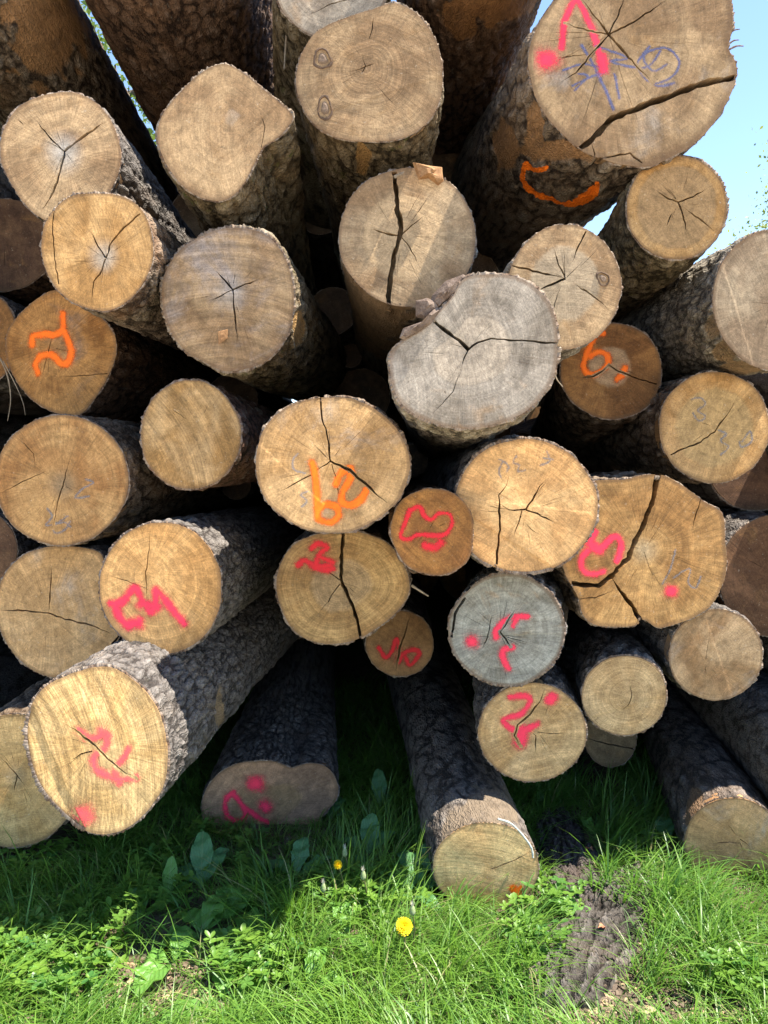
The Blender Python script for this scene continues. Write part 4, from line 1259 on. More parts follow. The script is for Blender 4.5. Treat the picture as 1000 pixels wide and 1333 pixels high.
def blades(X, Y, H, W, lean, droop, phi, tone, seg=4):
    n = len(X)
    Z = gh(X, Y) - 0.01
    t = np.linspace(0, 1, seg + 1)
    dx, dy = np.cos(phi), np.sin(phi)
    wd = phi + np.pi / 2 + RNG.uniform(-.5, .5, n)
    V = np.zeros((n, 2 * seg + 1, 3))
    tip = np.zeros((n, 2 * seg + 1))
    for i, tt in enumerate(t):
        out = H * (lean * tt + droop * tt ** 2.4)
        up = H * (tt - 0.45 * droop * tt ** 3)
        px, py, pz = X + dx * out, Y + dy * out, Z + up
        w = W * (1 - tt ** 1.8) * 0.5 * (0.6 + 0.4 * min(1, tt * 4))
        if i < seg:
            V[:, 2 * i] = np.stack([px - np.cos(wd) * w, py - np.sin(wd) * w, pz], 1)
            V[:, 2 * i + 1] = np.stack([px + np.cos(wd) * w, py + np.sin(wd) * w, pz], 1)
            tip[:, 2 * i] = tip[:, 2 * i + 1] = tt
        else:
            V[:, 2 * i] = np.stack([px, py, pz], 1)
            tip[:, 2 * i] = 1
    k = 2 * seg + 1
    base = (np.arange(n) * k)[:, None]
    q = np.array([[2 * i, 2 * i + 1, 2 * i + 3, 2 * i + 2] for i in range(seg - 1)])
    Q = (base[:, :, None] + q[None]).reshape(-1, 4)
    T = (base + np.array([[2 * seg - 2, 2 * seg - 1, 2 * seg]])).reshape(-1, 3)
    return V.reshape(-1, 3), Q, T, np.repeat(tone, k), tip.ravel()


def build_grass():
    def density(X, Y):
        px, py = project(np.stack([X, Y, gh(X, Y)], 1))
        prob = 0.85 + 0.45 * fbm(X * 7, Y * 7, X * 0 + .5, 2, 51)
        for (bx, by, rx, ry, k) in BARE + THIN:
            e = np.sqrt(((px - bx) / rx) ** 2 + ((py - by) / ry) ** 2) + 0.25 * vnoise(X * 22, Y * 22, X * 0, 54)
            prob = np.where(e < 1, prob * (1 - k * (1 - sstep(0.75, 1.05, e))), prob)
        return prob
    # loose blades
    n = 95000
    X = RNG.uniform(-1.75, 1.75, n)
    Y = 1.52 + RNG.uniform(0, 1, n) ** 1.35 * 2.85
    H = 0.075 * RNG.uniform(0.5, 1.6, n)
    phi = RNG.uniform(0, 6.28, n)
    lean = RNG.uniform(0.05, 0.7, n)
    tn = RNG.normal(0, 0.12, n)
    # tufts: blades that fan out of one root
    nt = 3400
    tx = RNG.uniform(-1.75, 1.75, nt)
    ty = 1.45 + RNG.uniform(0, 1, nt) ** 1.35 * 2.9
    cnt = RNG.integers(8, 38, nt)
    th = RNG.uniform(0.08, 0.20, nt) * (1 + 0.35 * vnoise(tx * 2.3, ty * 2.3, tx * 0 + .5, 57))
    tt = RNG.normal(0, 0.13, nt)
    tdir = vnoise(tx * 2.0, ty * 2.0, tx * 0 + .5, 61) * 3.0 - math.pi / 2
    k = np.repeat(np.arange(nt), cnt)
    m = len(k)
    a = RNG.uniform(0, 6.28, m)
    r = np.abs(RNG.normal(0, 0.020, m))
    X2, Y2 = tx[k] + np.cos(a) * r, ty[k] + np.sin(a) * r
    vx, vy = np.cos(a) * 0.9 + np.cos(tdir[k]) * 0.8, np.sin(a) * 0.9 + np.sin(tdir[k]) * 0.8
    phi2 = np.arctan2(vy, vx) + RNG.normal(0, .25, m)
    H2 = th[k] * RNG.uniform(0.55, 1.25, m)
    X, Y = np.concatenate([X, X2]), np.concatenate([Y, Y2])
    H = np.concatenate([H, H2])
    phi = np.concatenate([phi, phi2])
    lean = np.concatenate([lean, np.clip(0.10 + r / 0.02 * 0.22 + RNG.uniform(0, .2, m), 0, .8)])
    tn = np.concatenate([tn, tt[k] + RNG.normal(0, .08, m)])
    keep = (RNG.uniform(0, 1, len(X)) < density(X, Y)) & ~footprint(X, Y)
    X, Y, H, phi, lean, tn = X[keep], Y[keep], H[keep], phi[keep], lean[keep], tn[keep]
    n = len(X)
    g1x = pix(352, 1100, 2.6).x
    H = H * (1 - 0.5 * np.exp(-((X - g1x) / 0.3) ** 2 - ((Y - 2.6) / 0.25) ** 2))
    for kx, ky in ((635, 1180), (950, 1150)):
        gp_ = gpix(kx, ky)
        H = H * (1 - 0.45 * np.exp(-((X - gp_.x) / 0.17) ** 2 - ((Y - gp_.y + .05) / 0.16) ** 2))
    H = np.clip(H, 0.03, 0.27)
    W = RNG.uniform(0.0024, 0.0060, n) * np.clip(H / 0.10, 0.7, 1.25)
    droop = RNG.uniform(0.1, 1.0, n) ** 1.1
    tone = np.clip(0.42 + 0.20 * vnoise(X * 2, Y * 2, X * 0 + .5, 65) + tn + RNG.normal(0, 0.08, n), 0, 0.84)
    dead = RNG.uniform(0, 1, n) < 0.03
    tone = np.where(dead, 0.98, tone)
    V, Q, T, to, ti = blades(X, Y, H, W, lean, droop, phi, tone)
    o = link('grass', mesh_np('grass', V, [Q, T], [M_GRASS], dict(tone=to, tip=ti)))
    tag(o, 'green grass in front of and between the logs', 'grass', None, 'stuff')


def build_field_grass():
    # sparse rough grass beyond and beside the pile, seen only from the side
    n = 16000
    X = RNG.uniform(-9, 9, n)
    Y = RNG.uniform(-1, 16, n)
    k = ~((np.abs(X) < 1.7) & (Y > 1.3) & (Y < 8))
    k &= Y > 1.6
    X, Y = X[k], Y[k]
    n = len(X)
    V, Q, T, to, ti = blades(X, Y, RNG.uniform(0.08, 0.22, n), RNG.uniform(0.006, 0.012, n), RNG.uniform(0.05, .5, n), RNG.uniform(0, .8, n), RNG.uniform(0, 6.28, n), RNG.uniform(0.2, 0.8, n), 2)
    o = link('meadow_grass', mesh_np('meadow_grass', V, [Q, T], [M_GRASS], dict(tone=to, tip=ti)))
    tag(o, 'rough meadow grass around the log pile', 'grass', None, 'stuff')


def build_ground_cover():
    """small oval leaflets in threes and fives near the soil, too many to count"""
    spots = [(70, 1275, 95, 50, 230), (110, 1215, 90, 40, 90), (205, 1150, 35, 25, 60), (700, 1225, 50, 45, 60), (735, 1190, 30, 18, 40), (330, 1275, 60, 40, 90), (40, 1140, 60, 20, 80), (480, 1180, 80, 40, 130), (960, 1290, 60, 30, 60), (660, 1010, 60, 30, 50), (300, 1130, 90, 35, 60), (210, 1190, 60, 30, 40)]
    VV, FF, TT = [], [], []
    base = 0
    for (px, py, rx, ry, n) in spots:
        for _ in range(n):
            a, r = RNG.uniform(0, 6.28), math.sqrt(RNG.uniform(0, 1))
            p = gpix(px + rx * r * math.cos(a), min(1330, py + ry * r * math.sin(a)))
            h = RNG.uniform(0.02, 0.09)
            k = int(RNG.choice([3, 5, 5]))
            L_ = RNG.uniform(0.012, 0.027)
            a0 = RNG.uniform(0, 6.28)
            tone = np.clip(RNG.normal(0.5, 0.18), 0, 0.8)
            c = np.array([p.x, p.y, p.z + h])
            tilt = RNG.uniform(-.5, .5, 2)
            for j in range(k):
                b = a0 + j * 2 * math.pi / k
                d = np.array([math.cos(b), math.sin(b), 0.15 + tilt[0] * math.cos(b) + tilt[1] * math.sin(b)])
                s_ = np.array([-math.sin(b), math.cos(b), 0])
                pts = [c, c + d * L_ * .45 + s_ * L_ * .30 + [0, 0, .0015], c + d * L_ * .85 + s_ * L_ * .26, c + d * L_ * 1.05, c + d * L_ * .85 - s_ * L_ * .26, c + d * L_ * .45 - s_ * L_ * .30 + [0, 0, .0015], c + d * L_ * .6 - [0, 0, .002]]
                VV += pts
                FF += [[base, base + 1, base + 6], [base + 1, base + 2, base + 6], [base + 2, base + 3, base + 6], [base + 3, base + 4, base + 6], [base + 4, base + 5, base + 6], [base + 5, base, base + 6]]
                TT += [tone] * 7
                base += 7
            q = np.array([p.x, p.y, p.z - .005])
            VV += [q, c, c + [0.0012, 0, 0]]
            FF += [[base, base + 1, base + 2]]
            TT += [tone] * 3
            base += 3
    o = link('ground_cover', mesh_np('ground_cover', np.array(VV), np.array(FF), [M_GRASS], dict(tone=np.array(TT), tip=np.zeros(len(VV)))))
    tag(o, 'low leafy ground cover between the grass tufts', 'plants', None, 'stuff')


def leaf_material(name, c1, c2):
    N = NT(name)
    lu = N.attr('luv', 'Vector')
    sep = N.n('ShaderNodeSeparateXYZ')
    N.l(lu, sep.inputs[0])
    ay = N.math('ABSOLUTE', sep.outputs[1])
    vein = N.math('SINE', N.math('MULTIPLY', N.math('SUBTRACT', sep.outputs[0], N.math('MULTIPLY', ay, 0.5)), 46.0))
    n = N.noise(lu, 7, 3, 0.6)
    col = N.mix(n, c1, c2)
    col = N.mix(N.ramp(vein, 0.7, 1.0, 0, 0.13), col, tuple(min(1, x * 1.9) for x in c2))
    col = N.mix(N.ramp(ay, 0.0, 0.06, 0.8, 0.0), col, (0.22, 0.30, 0.12))
    return N.finish(col, 0.45, N.bump(N.math('ADD', vein, n), 0.25, 0.002), 0.4, trans=(0.35, N.mix(0.5, col, (0.15, 0.30, 0.03))))


M_LEAF = leaf_material('broad_leaf', (0.085, 0.22, 0.035), (0.15, 0.31, 0.055))
M_LEAFD = leaf_material('blue_green_leaf', (0.08, 0.20, 0.08), (0.12, 0.27, 0.09))


def leaf_mesh(length, width, toothed=0.0, curl=0.5, wave=0.1, seed=0, rise=0.8):
    r = random.Random(seed)
    n, m = 16, 6
    V, A = [], []
    x, z, ang = 0.0, 0.0, rise
    for i in range(n + 1):
        t = i / n
        w = width * 0.5 * (math.sin(math.pi * min(1, t * 0.93 + 0.04)) ** 0.8) * (0.25 + 0.75 * min(1, t * 2.2))
        if toothed:
            w *= 1 - toothed * (0.5 + 0.5 * math.sin(t * 34)) * (1 - t * 0.6)
        if t < 0.16:
            w = max(w * (t / 0.16) ** 1.5, width * 0.03)
        if i == n:
            w = 0.0006
        for j in range(m + 1):
            s = j / m * 2 - 1
            V.append((x - math.sin(ang) * abs(s) * w * -0.25, s * w, z + math.cos(ang) * (abs(s) * w * 0.28) + wave * w * math.sin(t * 19 + s * 2 + seed)))
            A.append((t, s * w / max(width * .5, 1e-6), 0))
        x += math.cos(ang) * length / n
        z += math.sin(ang) * length / n
        ang -= curl / n * (1 + t)
    F = [[i * (m + 1) + j, (i + 1) * (m + 1) + j, (i + 1) * (m + 1) + j + 1, i * (m + 1) + j + 1] for i in range(n) for j in range(m)]
    return np.array(V), np.array(F), np.array(A)


def broad_plant(px, py, leaves, label, mat=None, name='broad_leaf_weed', seed=0, group=None, cat='weed'):
    """leaves: (azimuth deg, length, width, rise, curl, toothed)"""
    p = gpix(px, py)
    root = bpy.data.objects.new(name, None)
    COL.objects.link(root)
    root.location = p + Vector((0, 0, .012))
    root.scale = (1.25, 1.25, 1.2)
    root.empty_display_size = 0.05
    tag(root, label, cat, group)
    for i, (az, ln, wd, rise, curl, tooth) in enumerate(leaves):
        V, F, A = leaf_mesh(ln, wd, max(tooth, 0.10), curl + random.uniform(-.2, .6), 0.20, seed * 7 + i, rise + random.uniform(-.15, .15))
        o = link('leaf', mesh_np('leaf', V, F, [mat or M_LEAF], dict(luv=A)), root)
        o.rotation_euler = (0, 0, math.radians(az))
    return root


def tube_np(path, radii, k=8):
    path = np.array(path, float)
    n = len(path)
    tg = np.gradient(path, axis=0)
    tg /= np.linalg.norm(tg, axis=1)[:, None]
    ref = np.array([0.31, 0.17, 0.93])
    V = []
    for i in range(n):
        a = np.cross(tg[i], ref)
        a /= np.linalg.norm(a)
        b = np.cross(tg[i], a)
        for j in range(k):
            t = 2 * math.pi * j / k
            V.append(path[i] + radii[i] * (a * math.cos(t) + b * math.sin(t)))
    F = [[i * k + j, i * k + (j + 1) % k, (i + 1) * k + (j + 1) % k, (i + 1) * k + j] for i in range(n - 1) for j in range(k)]
    F += [[0, k - 1 - 0, 1, 1]] if False else []
    return np.array(V), np.array(F)


M_STEM = simple_material('flower_stem', (0.14, 0.17, 0.05), (0.20, 0.16, 0.08), 60, 0.6, 0.2, 0.001, trans=(0.25, (0.2, 0.3, 0.06)))
M_YELLOW = simple_material('yellow_petals', (0.88, 0.60, 0.01), (0.92, 0.68, 0.02), 90, 0.6, 0.2, 0.001, trans=(0.25, (0.9, 0.6, 0.01)))
M_BUD = simple_material('green_bud', (0.16, 0.22, 0.08), (0.30, 0.33, 0.18), 120, 0.7, 0.4, 0.001)
M_FLUFF = simple_material('bud_tip', (0.60, 0.58, 0.48), (0.5, 0.48, 0.36), 120, 0.8, 0.4, 0.001)


def dandelion(px, py, gx, gy, rad, label, bud=False):
    base = gpix(gx, gy)
    top = pix(px, py, base.y - 0.01)
    root = bpy.data.objects.new('dandelion', None)
    COL.objects.link(root)
    root.location = base
    tag(root, label, 'flower', 'dandelions in the grass')
    d = top - base
    path = [(0, 0, -0.01), (d.x * .15 + .004, d.y * .2, d.z * .35), (d.x * .55 + .006, d.y * .6, d.z * .7), (d.x, d.y, d.z)]
    path = catmull(path, 5)
    V, F = tube_np(path, np.linspace(0.0028, 0.0020, len(path)), 8)
    link('stem', mesh_np('stem', V, F, [M_STEM]), root)
    if bud:
        prof = [(0.0, -0.008), (0.006, -0.006), (0.0085, 0.0), (0.008, 0.008), (0.0055, 0.016), (0.003, 0.021)]
        k = 12
        V = [(r * math.cos(2 * math.pi * j / k), r * math.sin(2 * math.pi * j / k), z) for r, z in prof for j in range(k)]
        F = [[i * k + j, i * k + (j + 1) % k, (i + 1) * k + (j + 1) % k, (i + 1) * k + j] for i in range(len(prof) - 1) for j in range(k)]
        link('bud', mesh_np('bud', np.array(V), np.array(F), [M_BUD]), root, d)
        VV, FF, b = [], [], 0
        for j in range(26):
            a = j * 2.4
            r0, r1 = 0.0025, 0.0035 + 0.002 * (j % 3)
            l_ = 0.008 + 0.003 * (j % 4)
            c_, s_ = math.cos(a), math.sin(a)
            VV += [(c_ * r0 - s_ * .001, s_ * r0 + c_ * .001, .018), (c_ * r0 + s_ * .001, s_ * r0 - c_ * .001, .018), (c_ * r1, s_ * r1, .018 + l_)]
            FF.append([b, b + 1, b + 2])
            b += 3
        link('bud_tip', mesh_np('bud_tip', np.array(VV), np.array(FF), [M_FLUFF], smooth=False), root, d)
        return
    # head: rings of strap petals facing up and a little towards the camera
    VV, FF, b = [], [], 0
    for ring, (rr, up, nn_, ln) in enumerate([(0.30, 0.006, 22, .95), (0.24, 0.009, 22, .80), (0.17, 0.012, 18, .62), (0.10, 0.014, 14, .42), (0.04, 0.015, 9, .26)]):
        for j in range(nn_):
            a = 2 * math.pi * (j + 0.5 * ring) / nn_ + random.uniform(-.05, .05)
            c_, s_ = math.cos(a), math.sin(a)
            w = rad * 0.085
            L0, L1 = rad * rr, rad * (ln + random.uniform(-.06, .05))
            z0, z1 = up * 0.5, up + random.uniform(-.001, .001) + (ring - 1.5) * 0.0006
            VV += [(c_ * L0 - s_ * w * .6, s_ * L0 + c_ * w * .6, z0), (c_ * L0 + s_ * w * .6, s_ * L0 - c_ * w * .6, z0), (c_ * L1 + s_ * w, s_ * L1 - c_ * w, z1), (c_ * L1 - s_ * w, s_ * L1 + c_ * w, z1)]
            FF.append([b, b + 1, b + 2, b + 3])
            b += 4
    h = link('flower_head', mesh_np('flower_head', np.array(VV), np.array(FF), [M_YELLOW], smooth=False), root, d)
    h.rotation_euler = (math.radians(48), 0.1, 0)
    k = 12
    prof = [(0.002, -0.004), (rad * .3, -0.001), (rad * .36, 0.005)]
    V = [(r * math.cos(2 * math.pi * j / k), r * math.sin(2 * math.pi * j / k), z) for r, z in prof for j in range(k)]
    F = [[i * k + j, i * k + (j + 1) % k, (i + 1) * k + (j + 1) % k, (i + 1) * k + j] for i in range(2) for j in range(k)]
    s = link('sepal_cup', mesh_np('sepal_cup', np.array(V), np.array(F), [M_BUD]), root, d)
    s.rotation_euler = (math.radians(48), 0.1, 0)


# ------------------------------------------------------------------ loose bark, chips, twigs
def bark_slab(name, corners_px, bulge, label, mat, relief_amp=0.016, furrow=26, seed=0, lift=0.0, cat='bark slab', n=90, m=46, thick=0.02):
    """a curved sheet of bark lying on the ground; corners_px: centreline pixels with widths in metres"""
    cl = [gpix(x, y) for x, y, w in corners_px]
    W = [w for _, _, w in corners_px]
    P = catmull([(p.x, p.y) for p in cl], 8)
    ww = np.interp(np.linspace(0, 1, len(P)), np.linspace(0, 1, len(W)), W)
    t = np.linspace(0, len(P) - 1, n)
    cx = np.interp(t, np.arange(len(P)), P[:, 0])
    cy = np.interp(t, np.arange(len(P)), P[:, 1])
    wd = np.interp(t, np.arange(len(P)), ww)
    tx, ty = np.gradient(cx), np.gradient(cy)
    L_ = np.hypot(tx, ty)
    nx_, ny_ = -ty / L_, tx / L_
    s = np.linspace(-1, 1, m)
    T, Sg = np.meshgrid(np.arange(n) / (n - 1), s, indexing='ij')
    wob = 1 + 0.22 * vnoise(T * 7, Sg * 0.6 + (Sg > 0) * 20, T * 0 + .5, seed + 4) + 0.10 * vnoise(T * 25, Sg * 0.5 + (Sg > 0) * 20, T * 0 + .5, seed + 5)
    endt = np.clip(np.minimum(T, 1 - T) * 12 + 0.25 * vnoise(Sg * 4, T * 0, T * 0 + seed, seed), 0.3, 1) ** 0.5
    off = Sg * wd[:, None] * 0.5 * wob * endt
    X = cx[:, None] + nx_[:, None] * off
    Y = cy[:, None] + ny_[:, None] * off
    ld = T * L_.sum()
    q = ld * 9
    wv = off / 0.046 + 0.9 * vnoise(ld * 6.5, off * 7, T * 0, seed + 1) + 0.35 * vnoise(ld * 21, off * 16, T * 0, seed + 2)
    ridge = np.abs(np.sin(math.pi * wv)) ** 0.7
    ridge = ridge * (0.62 + 0.38 * sstep(-0.5, 0.2, vnoise(ld * 24 + np.floor(wv) * 7.3, np.floor(wv) * 3.1, T * 0 + .5, seed + 12))) * (0.8 + 0.3 * vnoise(ld * 4, off * 9, T * 0, seed + 14))
    cell = voro(off * 55, ld * 24, T * 0, seed)
    cw = 0.5 * vnoise(off * 22, ld * 9, T * 0 + .5, seed + 31)
    cell = voro(off * 24 + cw, ld * 7.5 + cw, T * 0, seed)
    cell2 = voro(off * 62 + cw, ld * 34 + cw, T * 0, seed + 3)
    h = 0.30 * ridge + 0.45 * sstep(0.02, 0.30, cell[1] - cell[0]) * (0.5 + 0.5 * cell[2]) + 0.25 * sstep(0.0, 0.35, cell2[1] - cell2[0]) * (0.4 + 0.6 * cell2[2])
    fine = fbm(X * 90, Y * 90, T * 0, 2, seed + 7)
    Z = gh(X, Y) + lift + bulge * (1 - Sg ** 2) + relief_amp * h + fine * 0.0042 + thick * 0.5
    edge = (np.abs(Sg) > 0.97) | (T < 0.005) | (T > 0.995)
    Z = np.where(edge, gh(X, Y) - 0.012 + lift * .5, Z)
    V = np.stack([X, Y, Z], -1).reshape(-1, 3)
    c0 = V.mean(0)
    V = V - c0
    id_ = np.arange(n * m).reshape(n, m)
    F = np.stack([id_[:-1, :-1], id_[1:, :-1], id_[1:, 1:], id_[:-1, 1:]], -1).reshape(-1, 4)
    bco = np.stack([off, T * 0, ld], -1).reshape(-1, 3)
    z = np.zeros(n * m)
    o = link(name, mesh_np(name, V, F, [mat], dict(h=h.ravel(), bco=bco, peel=z, paint=z, rim=z)), None, tuple(c0))
    tag(o, label, cat)
    return o


def chip_mesh(L_, w, t, rnd, n=6):
    """an irregular splinter with thickness"""
    ang = sorted(rnd.uniform(0, 6.28) for _ in range(n))
    ring = [(math.cos(a) * L_ * .5 * rnd.uniform(.7, 1.1), math.sin(a) * w * .5 * rnd.uniform(.7, 1.1)) for a in ang]
    V = [(x, y, t * .5 + rnd.uniform(0, t)) for x, y in ring] + [(x * .95, y * .9, -t * .5) for x, y in ring]
    V += [(0, 0, t * 1.1), (0, 0, -t * .6)]
    F = []
    for j in range(n):
        k = (j + 1) % n
        F.append([j, n + j, n + k])
        F.append([j, n + k, k])
        F.append([j, k, 2 * n])
        F.append([n + k, n + j, 2 * n + 1])
    return np.array(V), np.array(F)


def build_litter():
    """wood chips, bark crumbs and clods scattered on the bare soil"""
    rnd = random.Random(4)
    mats = [simple_material('pale_wood_chips', (0.42, 0.32, 0.19), (0.30, 0.21, 0.12), 30), simple_material('bark_crumbs', (0.07, 0.05, 0.037), (0.14, 0.105, 0.075), 30), simple_material('soil_clods', (0.11, 0.08, 0.055), (0.19, 0.145, 0.10), 30)]
    for kind, name, label, cnt in ((0, 'wood_chips', 'pale wood chips strewn on the bare soil', 1200), (1, 'bark_crumbs', 'dark bark crumbs strewn on the bare soil', 1400), (2, 'soil_clods', 'small clods of dry soil on the bare patches', 1500)):
        VV, FF, b = [], [], 0
        for _ in range(cnt):
            bx, by, rx, ry, k = rnd.choice(BARE[:5] + BARE[1:4])
            a, r = rnd.uniform(0, 6.28), math.sqrt(rnd.random()) * 1.15
            px, py = bx + rx * r * math.cos(a), min(1345, by + ry * r * math.sin(a))
            p = gpix(px, py)
            s = rnd.uniform(0.006, 0.020) * (1 if rnd.random() < .9 else 2.0)
            if kind == 2:
                V, F = chip_mesh(s * .8, s * .7, s * .35, rnd, 6)
            else:
                V, F = chip_mesh(s * 1.6, s * .55, s * .12, rnd, 5)
            R = Matrix.Rotation(rnd.uniform(0, 6.28), 3, 'Z') @ Matrix.Rotation(rnd.uniform(-.5, .5), 3, 'X') @ Matrix.Rotation(rnd.uniform(-.3, .3), 3, 'Y')
            V = V @ np.array(R).T + np.array([p.x, p.y, p.z + 0.008])
            VV.append(V)
            FF.append(F + b)
            b += len(V)
        o = link(name, mesh_np(name, np.vstack(VV), np.vstack(FF), [mats[kind]], smooth=False))
        tag(o, label, name.replace('_', ' '), None, 'stuff')


def twig(name, pts_px, Y, r, label, mat, cat='twig', r2=None):
    P = [pix(x, y, Y[i] if isinstance(Y, (list, tuple)) else Y) for i, (x, y) in enumerate(pts_px)]
    c0 = P[0].copy()
    path = catmull([tuple(p - c0) for p in P], 6)
    rad = np.linspace(r, r2 if r2 else r * .4, len(path)) * (1 + 0.2 * RNG.uniform(-1, 1, len(path)))
    V, F = tube_np(path, rad, 7)
    o = link(name, mesh_np(name, V, F, [mat]), None, c0)
    tag(o, label, cat)
    return o


def splinter(name, px_poly, Y, depth, label, mat, cat, h=0.0):
    """a chunk of bark or wood with its outline at its own depth and real thickness, rough on top"""
    P = np.array([tuple(pix(x, y, Y)) for x, y in px_poly])
    c = P.mean(0)
    P = P - c
    n = len(P)
    r = random.Random(len(px_poly) * 7 + int(px_poly[0][0]))
    rings = [(1.0, 0.0), (1.0, -0.25), (0.86, -0.55), (0.55, -0.85), (0.25, -1.0)]
    V = []
    for sc_, dz in rings:
        for p in P:
            V.append(p * (sc_ * r.uniform(.92, 1.06)) + np.array([0, dz * depth * r.uniform(.7, 1.2), 0]))
    V.append(np.array([0, -depth, 0]))
    F4 = [[i * n + j, i * n + (j + 1) % n, (i + 1) * n + (j + 1) % n, (i + 1) * n + j] for i in range(len(rings) - 1) for j in range(n)]
    F3 = [[(len(rings) - 1) * n + j, (len(rings) - 1) * n + (j + 1) % n, len(V) - 1] for j in range(n)]
    V.append(np.array([0, 0.3 * depth, 0]))
    F3 += [[(j + 1) % n, j, len(V) - 1] for j in range(n)]
    o = link(name, mesh_np(name, np.array(V), [np.array(F4), np.array(F3)], [mat], smooth=False), None, tuple(c))
    tag(o, label, cat)
    return o


# ------------------------------------------------------------------ trees
def build_tree(name, base, height, crown_r, label, seed, leafc, n_leaf=9000, leaf=0.09, sparse=0.6, crown_h=0.7, cat='tree'):
    r = random.Random(seed)
    rg = np.random.default_rng(seed)
    root = bpy.data.objects.new(name, None)
    COL.objects.link(root)
    root.location = base
    tag(root, label, cat)
    bm = simple_material('tree_bark', (0.09, 0.07, 0.05), (0.16, 0.13, 0.10), 9, 0.9, 0.6, 0.01)
    path = catmull([(0, 0, -.2), (r.uniform(-.1, .1), r.uniform(-.1, .1), height * .35), (r.uniform(-.3, .3), r.uniform(-.3, .3), height * .7), (r.uniform(-.3, .3), 0, height)], 6)
    V, F = tube_np(path, np.linspace(height * .022, 0.02, len(path)), 9)
    link('trunk', mesh_np('trunk', V, F, [bm]), root)
    tips = []
    for i in range(22):
        t = r.uniform(0.3, 0.98)
        p = path[int(t * (len(path) - 1))]
        a = i * 2.4
        ln = crown_r * (1.15 - 0.6 * t) * r.uniform(.7, 1.15)
        e = np.array([math.cos(a) * ln, math.sin(a) * ln, ln * r.uniform(.25, .8)])
        br = catmull([p, p + e * .5 + np.array([0, 0, -ln * .05]), p + e], 5)
        V, F = tube_np(br, np.linspace(height * .008, 0.008, len(br)), 6)
        link('branch', mesh_np('branch', V, F, [bm]), root)
        for _ in range(7):
            q = br[r.randrange(4, len(br))]
            w = np.array([r.uniform(-1, 1), r.uniform(-1, 1), r.uniform(-.4, 1)]) * crown_r * .28
            tips.append(q)
            tips.append(q + w)
    tips = np.array(tips)
    k = rg.integers(0, len(tips), n_leaf)
    c = tips[k] + rg.normal(0, crown_r * 0.10 * (1 + sparse), (n_leaf, 3))
    d1 = rg.normal(0, 1, (n_leaf, 3))
    d1 /= np.linalg.norm(d1, axis=1)[:, None]
    d2 = np.cross(d1, rg.normal(0, 1, (n_leaf, 3)))
    d2 /= np.linalg.norm(d2, axis=1)[:, None]
    L_ = leaf * rg.uniform(.6, 1.3, n_leaf)[:, None]
    V = np.stack([c - d1 * L_ * .5, c + d2 * L_ * .3, c + d1 * L_ * .6, c - d2 * L_ * .3], 1).reshape(-1, 3)
    F = np.arange(n_leaf * 4).reshape(-1, 4)
    tone = np.repeat(np.clip(rg.normal(.5, .2, n_leaf), 0, 1), 4)
    N = NT('tree_leaves')
    t = N.attr('tone')
    col = N.mix(t, tuple(x * .6 for x in leafc), tuple(x * 1.35 for x in leafc))
    m = N.finish(col, 0.55, None, 0.3, trans=(0.4, N.mix(0.5, col, tuple(min(1, x * 2) for x in leafc))))
    link('crown', mesh_np('crown', V, F, [m], dict(tone=tone), smooth=False), root)
    return root


# ================================================================== build
build_ground()
build_bounce_sheet()
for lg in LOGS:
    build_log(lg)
build_grass()
build_field_grass()
build_ground_cover()
build_litter()

M_SLAB = bark_material(3, (0.012, 0.010, 0.009), (0.068, 0.059, 0.050), (0.165, 0.148, 0.130), (0.2, 0.13, 0.08), moss=0.1, lichen=0.2)
M_SLAB2 = bark_material(5, (0.014, 0.011, 0.010), (0.060, 0.050, 0.046), (0.12, 0.10, 0.095), (0.2, 0.13, 0.08), moss=0.05, lichen=0.15)
bark_slab('bark_slab', [(842, 1140, .12), (800, 1190, .22), (755, 1250, .25), (716, 1318, .17)], 0.022, 'furrowed grey slab of fallen bark running out of the shade', M_SLAB, 0.036, 20, 3, thick=0.010, n=200, m=90)
bark_slab('bark_slab', [(722, 1062, .15), (736, 1105, .20), (745, 1150, .20), (752, 1192, .12)], 0.022, 'dark bark slab beside the end of the log in the grass', M_SLAB2, 0.034, 18, 9, thick=0.008, n=150, m=70)

M_CHIPB = simple_material('loose_bark', (0.09, 0.06, 0.045), (0.20, 0.15, 0.115), 45, 0.9, 0.7, 0.004)
M_CHIPW = simple_material('fresh_splinter', (0.36, 0.20, 0.09), (0.24, 0.12, 0.05), 60, 0.8, 0.5, 0.002)
M_TWIG = simple_material('dry_twig', (0.30, 0.24, 0.16), (0.18, 0.14, 0.10), 80, 0.8, 0.4, 0.001)
splinter('bark_flake', [(563, 385), (580, 366), (602, 358), (612, 362), (600, 380), (578, 394), (570, 402), (560, 396)], 1.88, 0.022, 'curled bark flake above the forked crack of the grey end', M_CHIPB, 'bark flake')
splinter('bark_flake', [(541, 392), (556, 388), (568, 394), (572, 402), (556, 416), (542, 412)], 1.875, 0.018, 'small pale bark flake left of the curled flake on the grey end', M_CHIPB, 'bark flake')
splinter('bark_flake', [(521, 440), (525, 428), (552, 418), (568, 400), (573, 404), (562, 422), (540, 436), (526, 443)], 1.87, 0.024, 'long bark flake at the left shoulder of the grey end', M_CHIPB, 'bark flake')
splinter('wood_splinter', [(538, 212), (560, 216), (575, 219), (578, 236), (570, 241), (558, 232), (545, 234)], 2.36, 0.022, 'orange wood splinter on top of the vertically cracked end', M_CHIPW, 'splinter')
splinter('wood_splinter', [(512, 229), (526, 223), (525, 227), (514, 233)], 2.355, 0.006, 'thin wood splinter over the top of the vertical crack', M_TWIG, 'splinter')
splinter('wood_splinter', [(284, 432), (297, 428), (296, 440), (285, 448)], 2.288, 0.003, 'small orange chip stuck on the grey brown end with star crack', M_CHIPW, 'splinter')
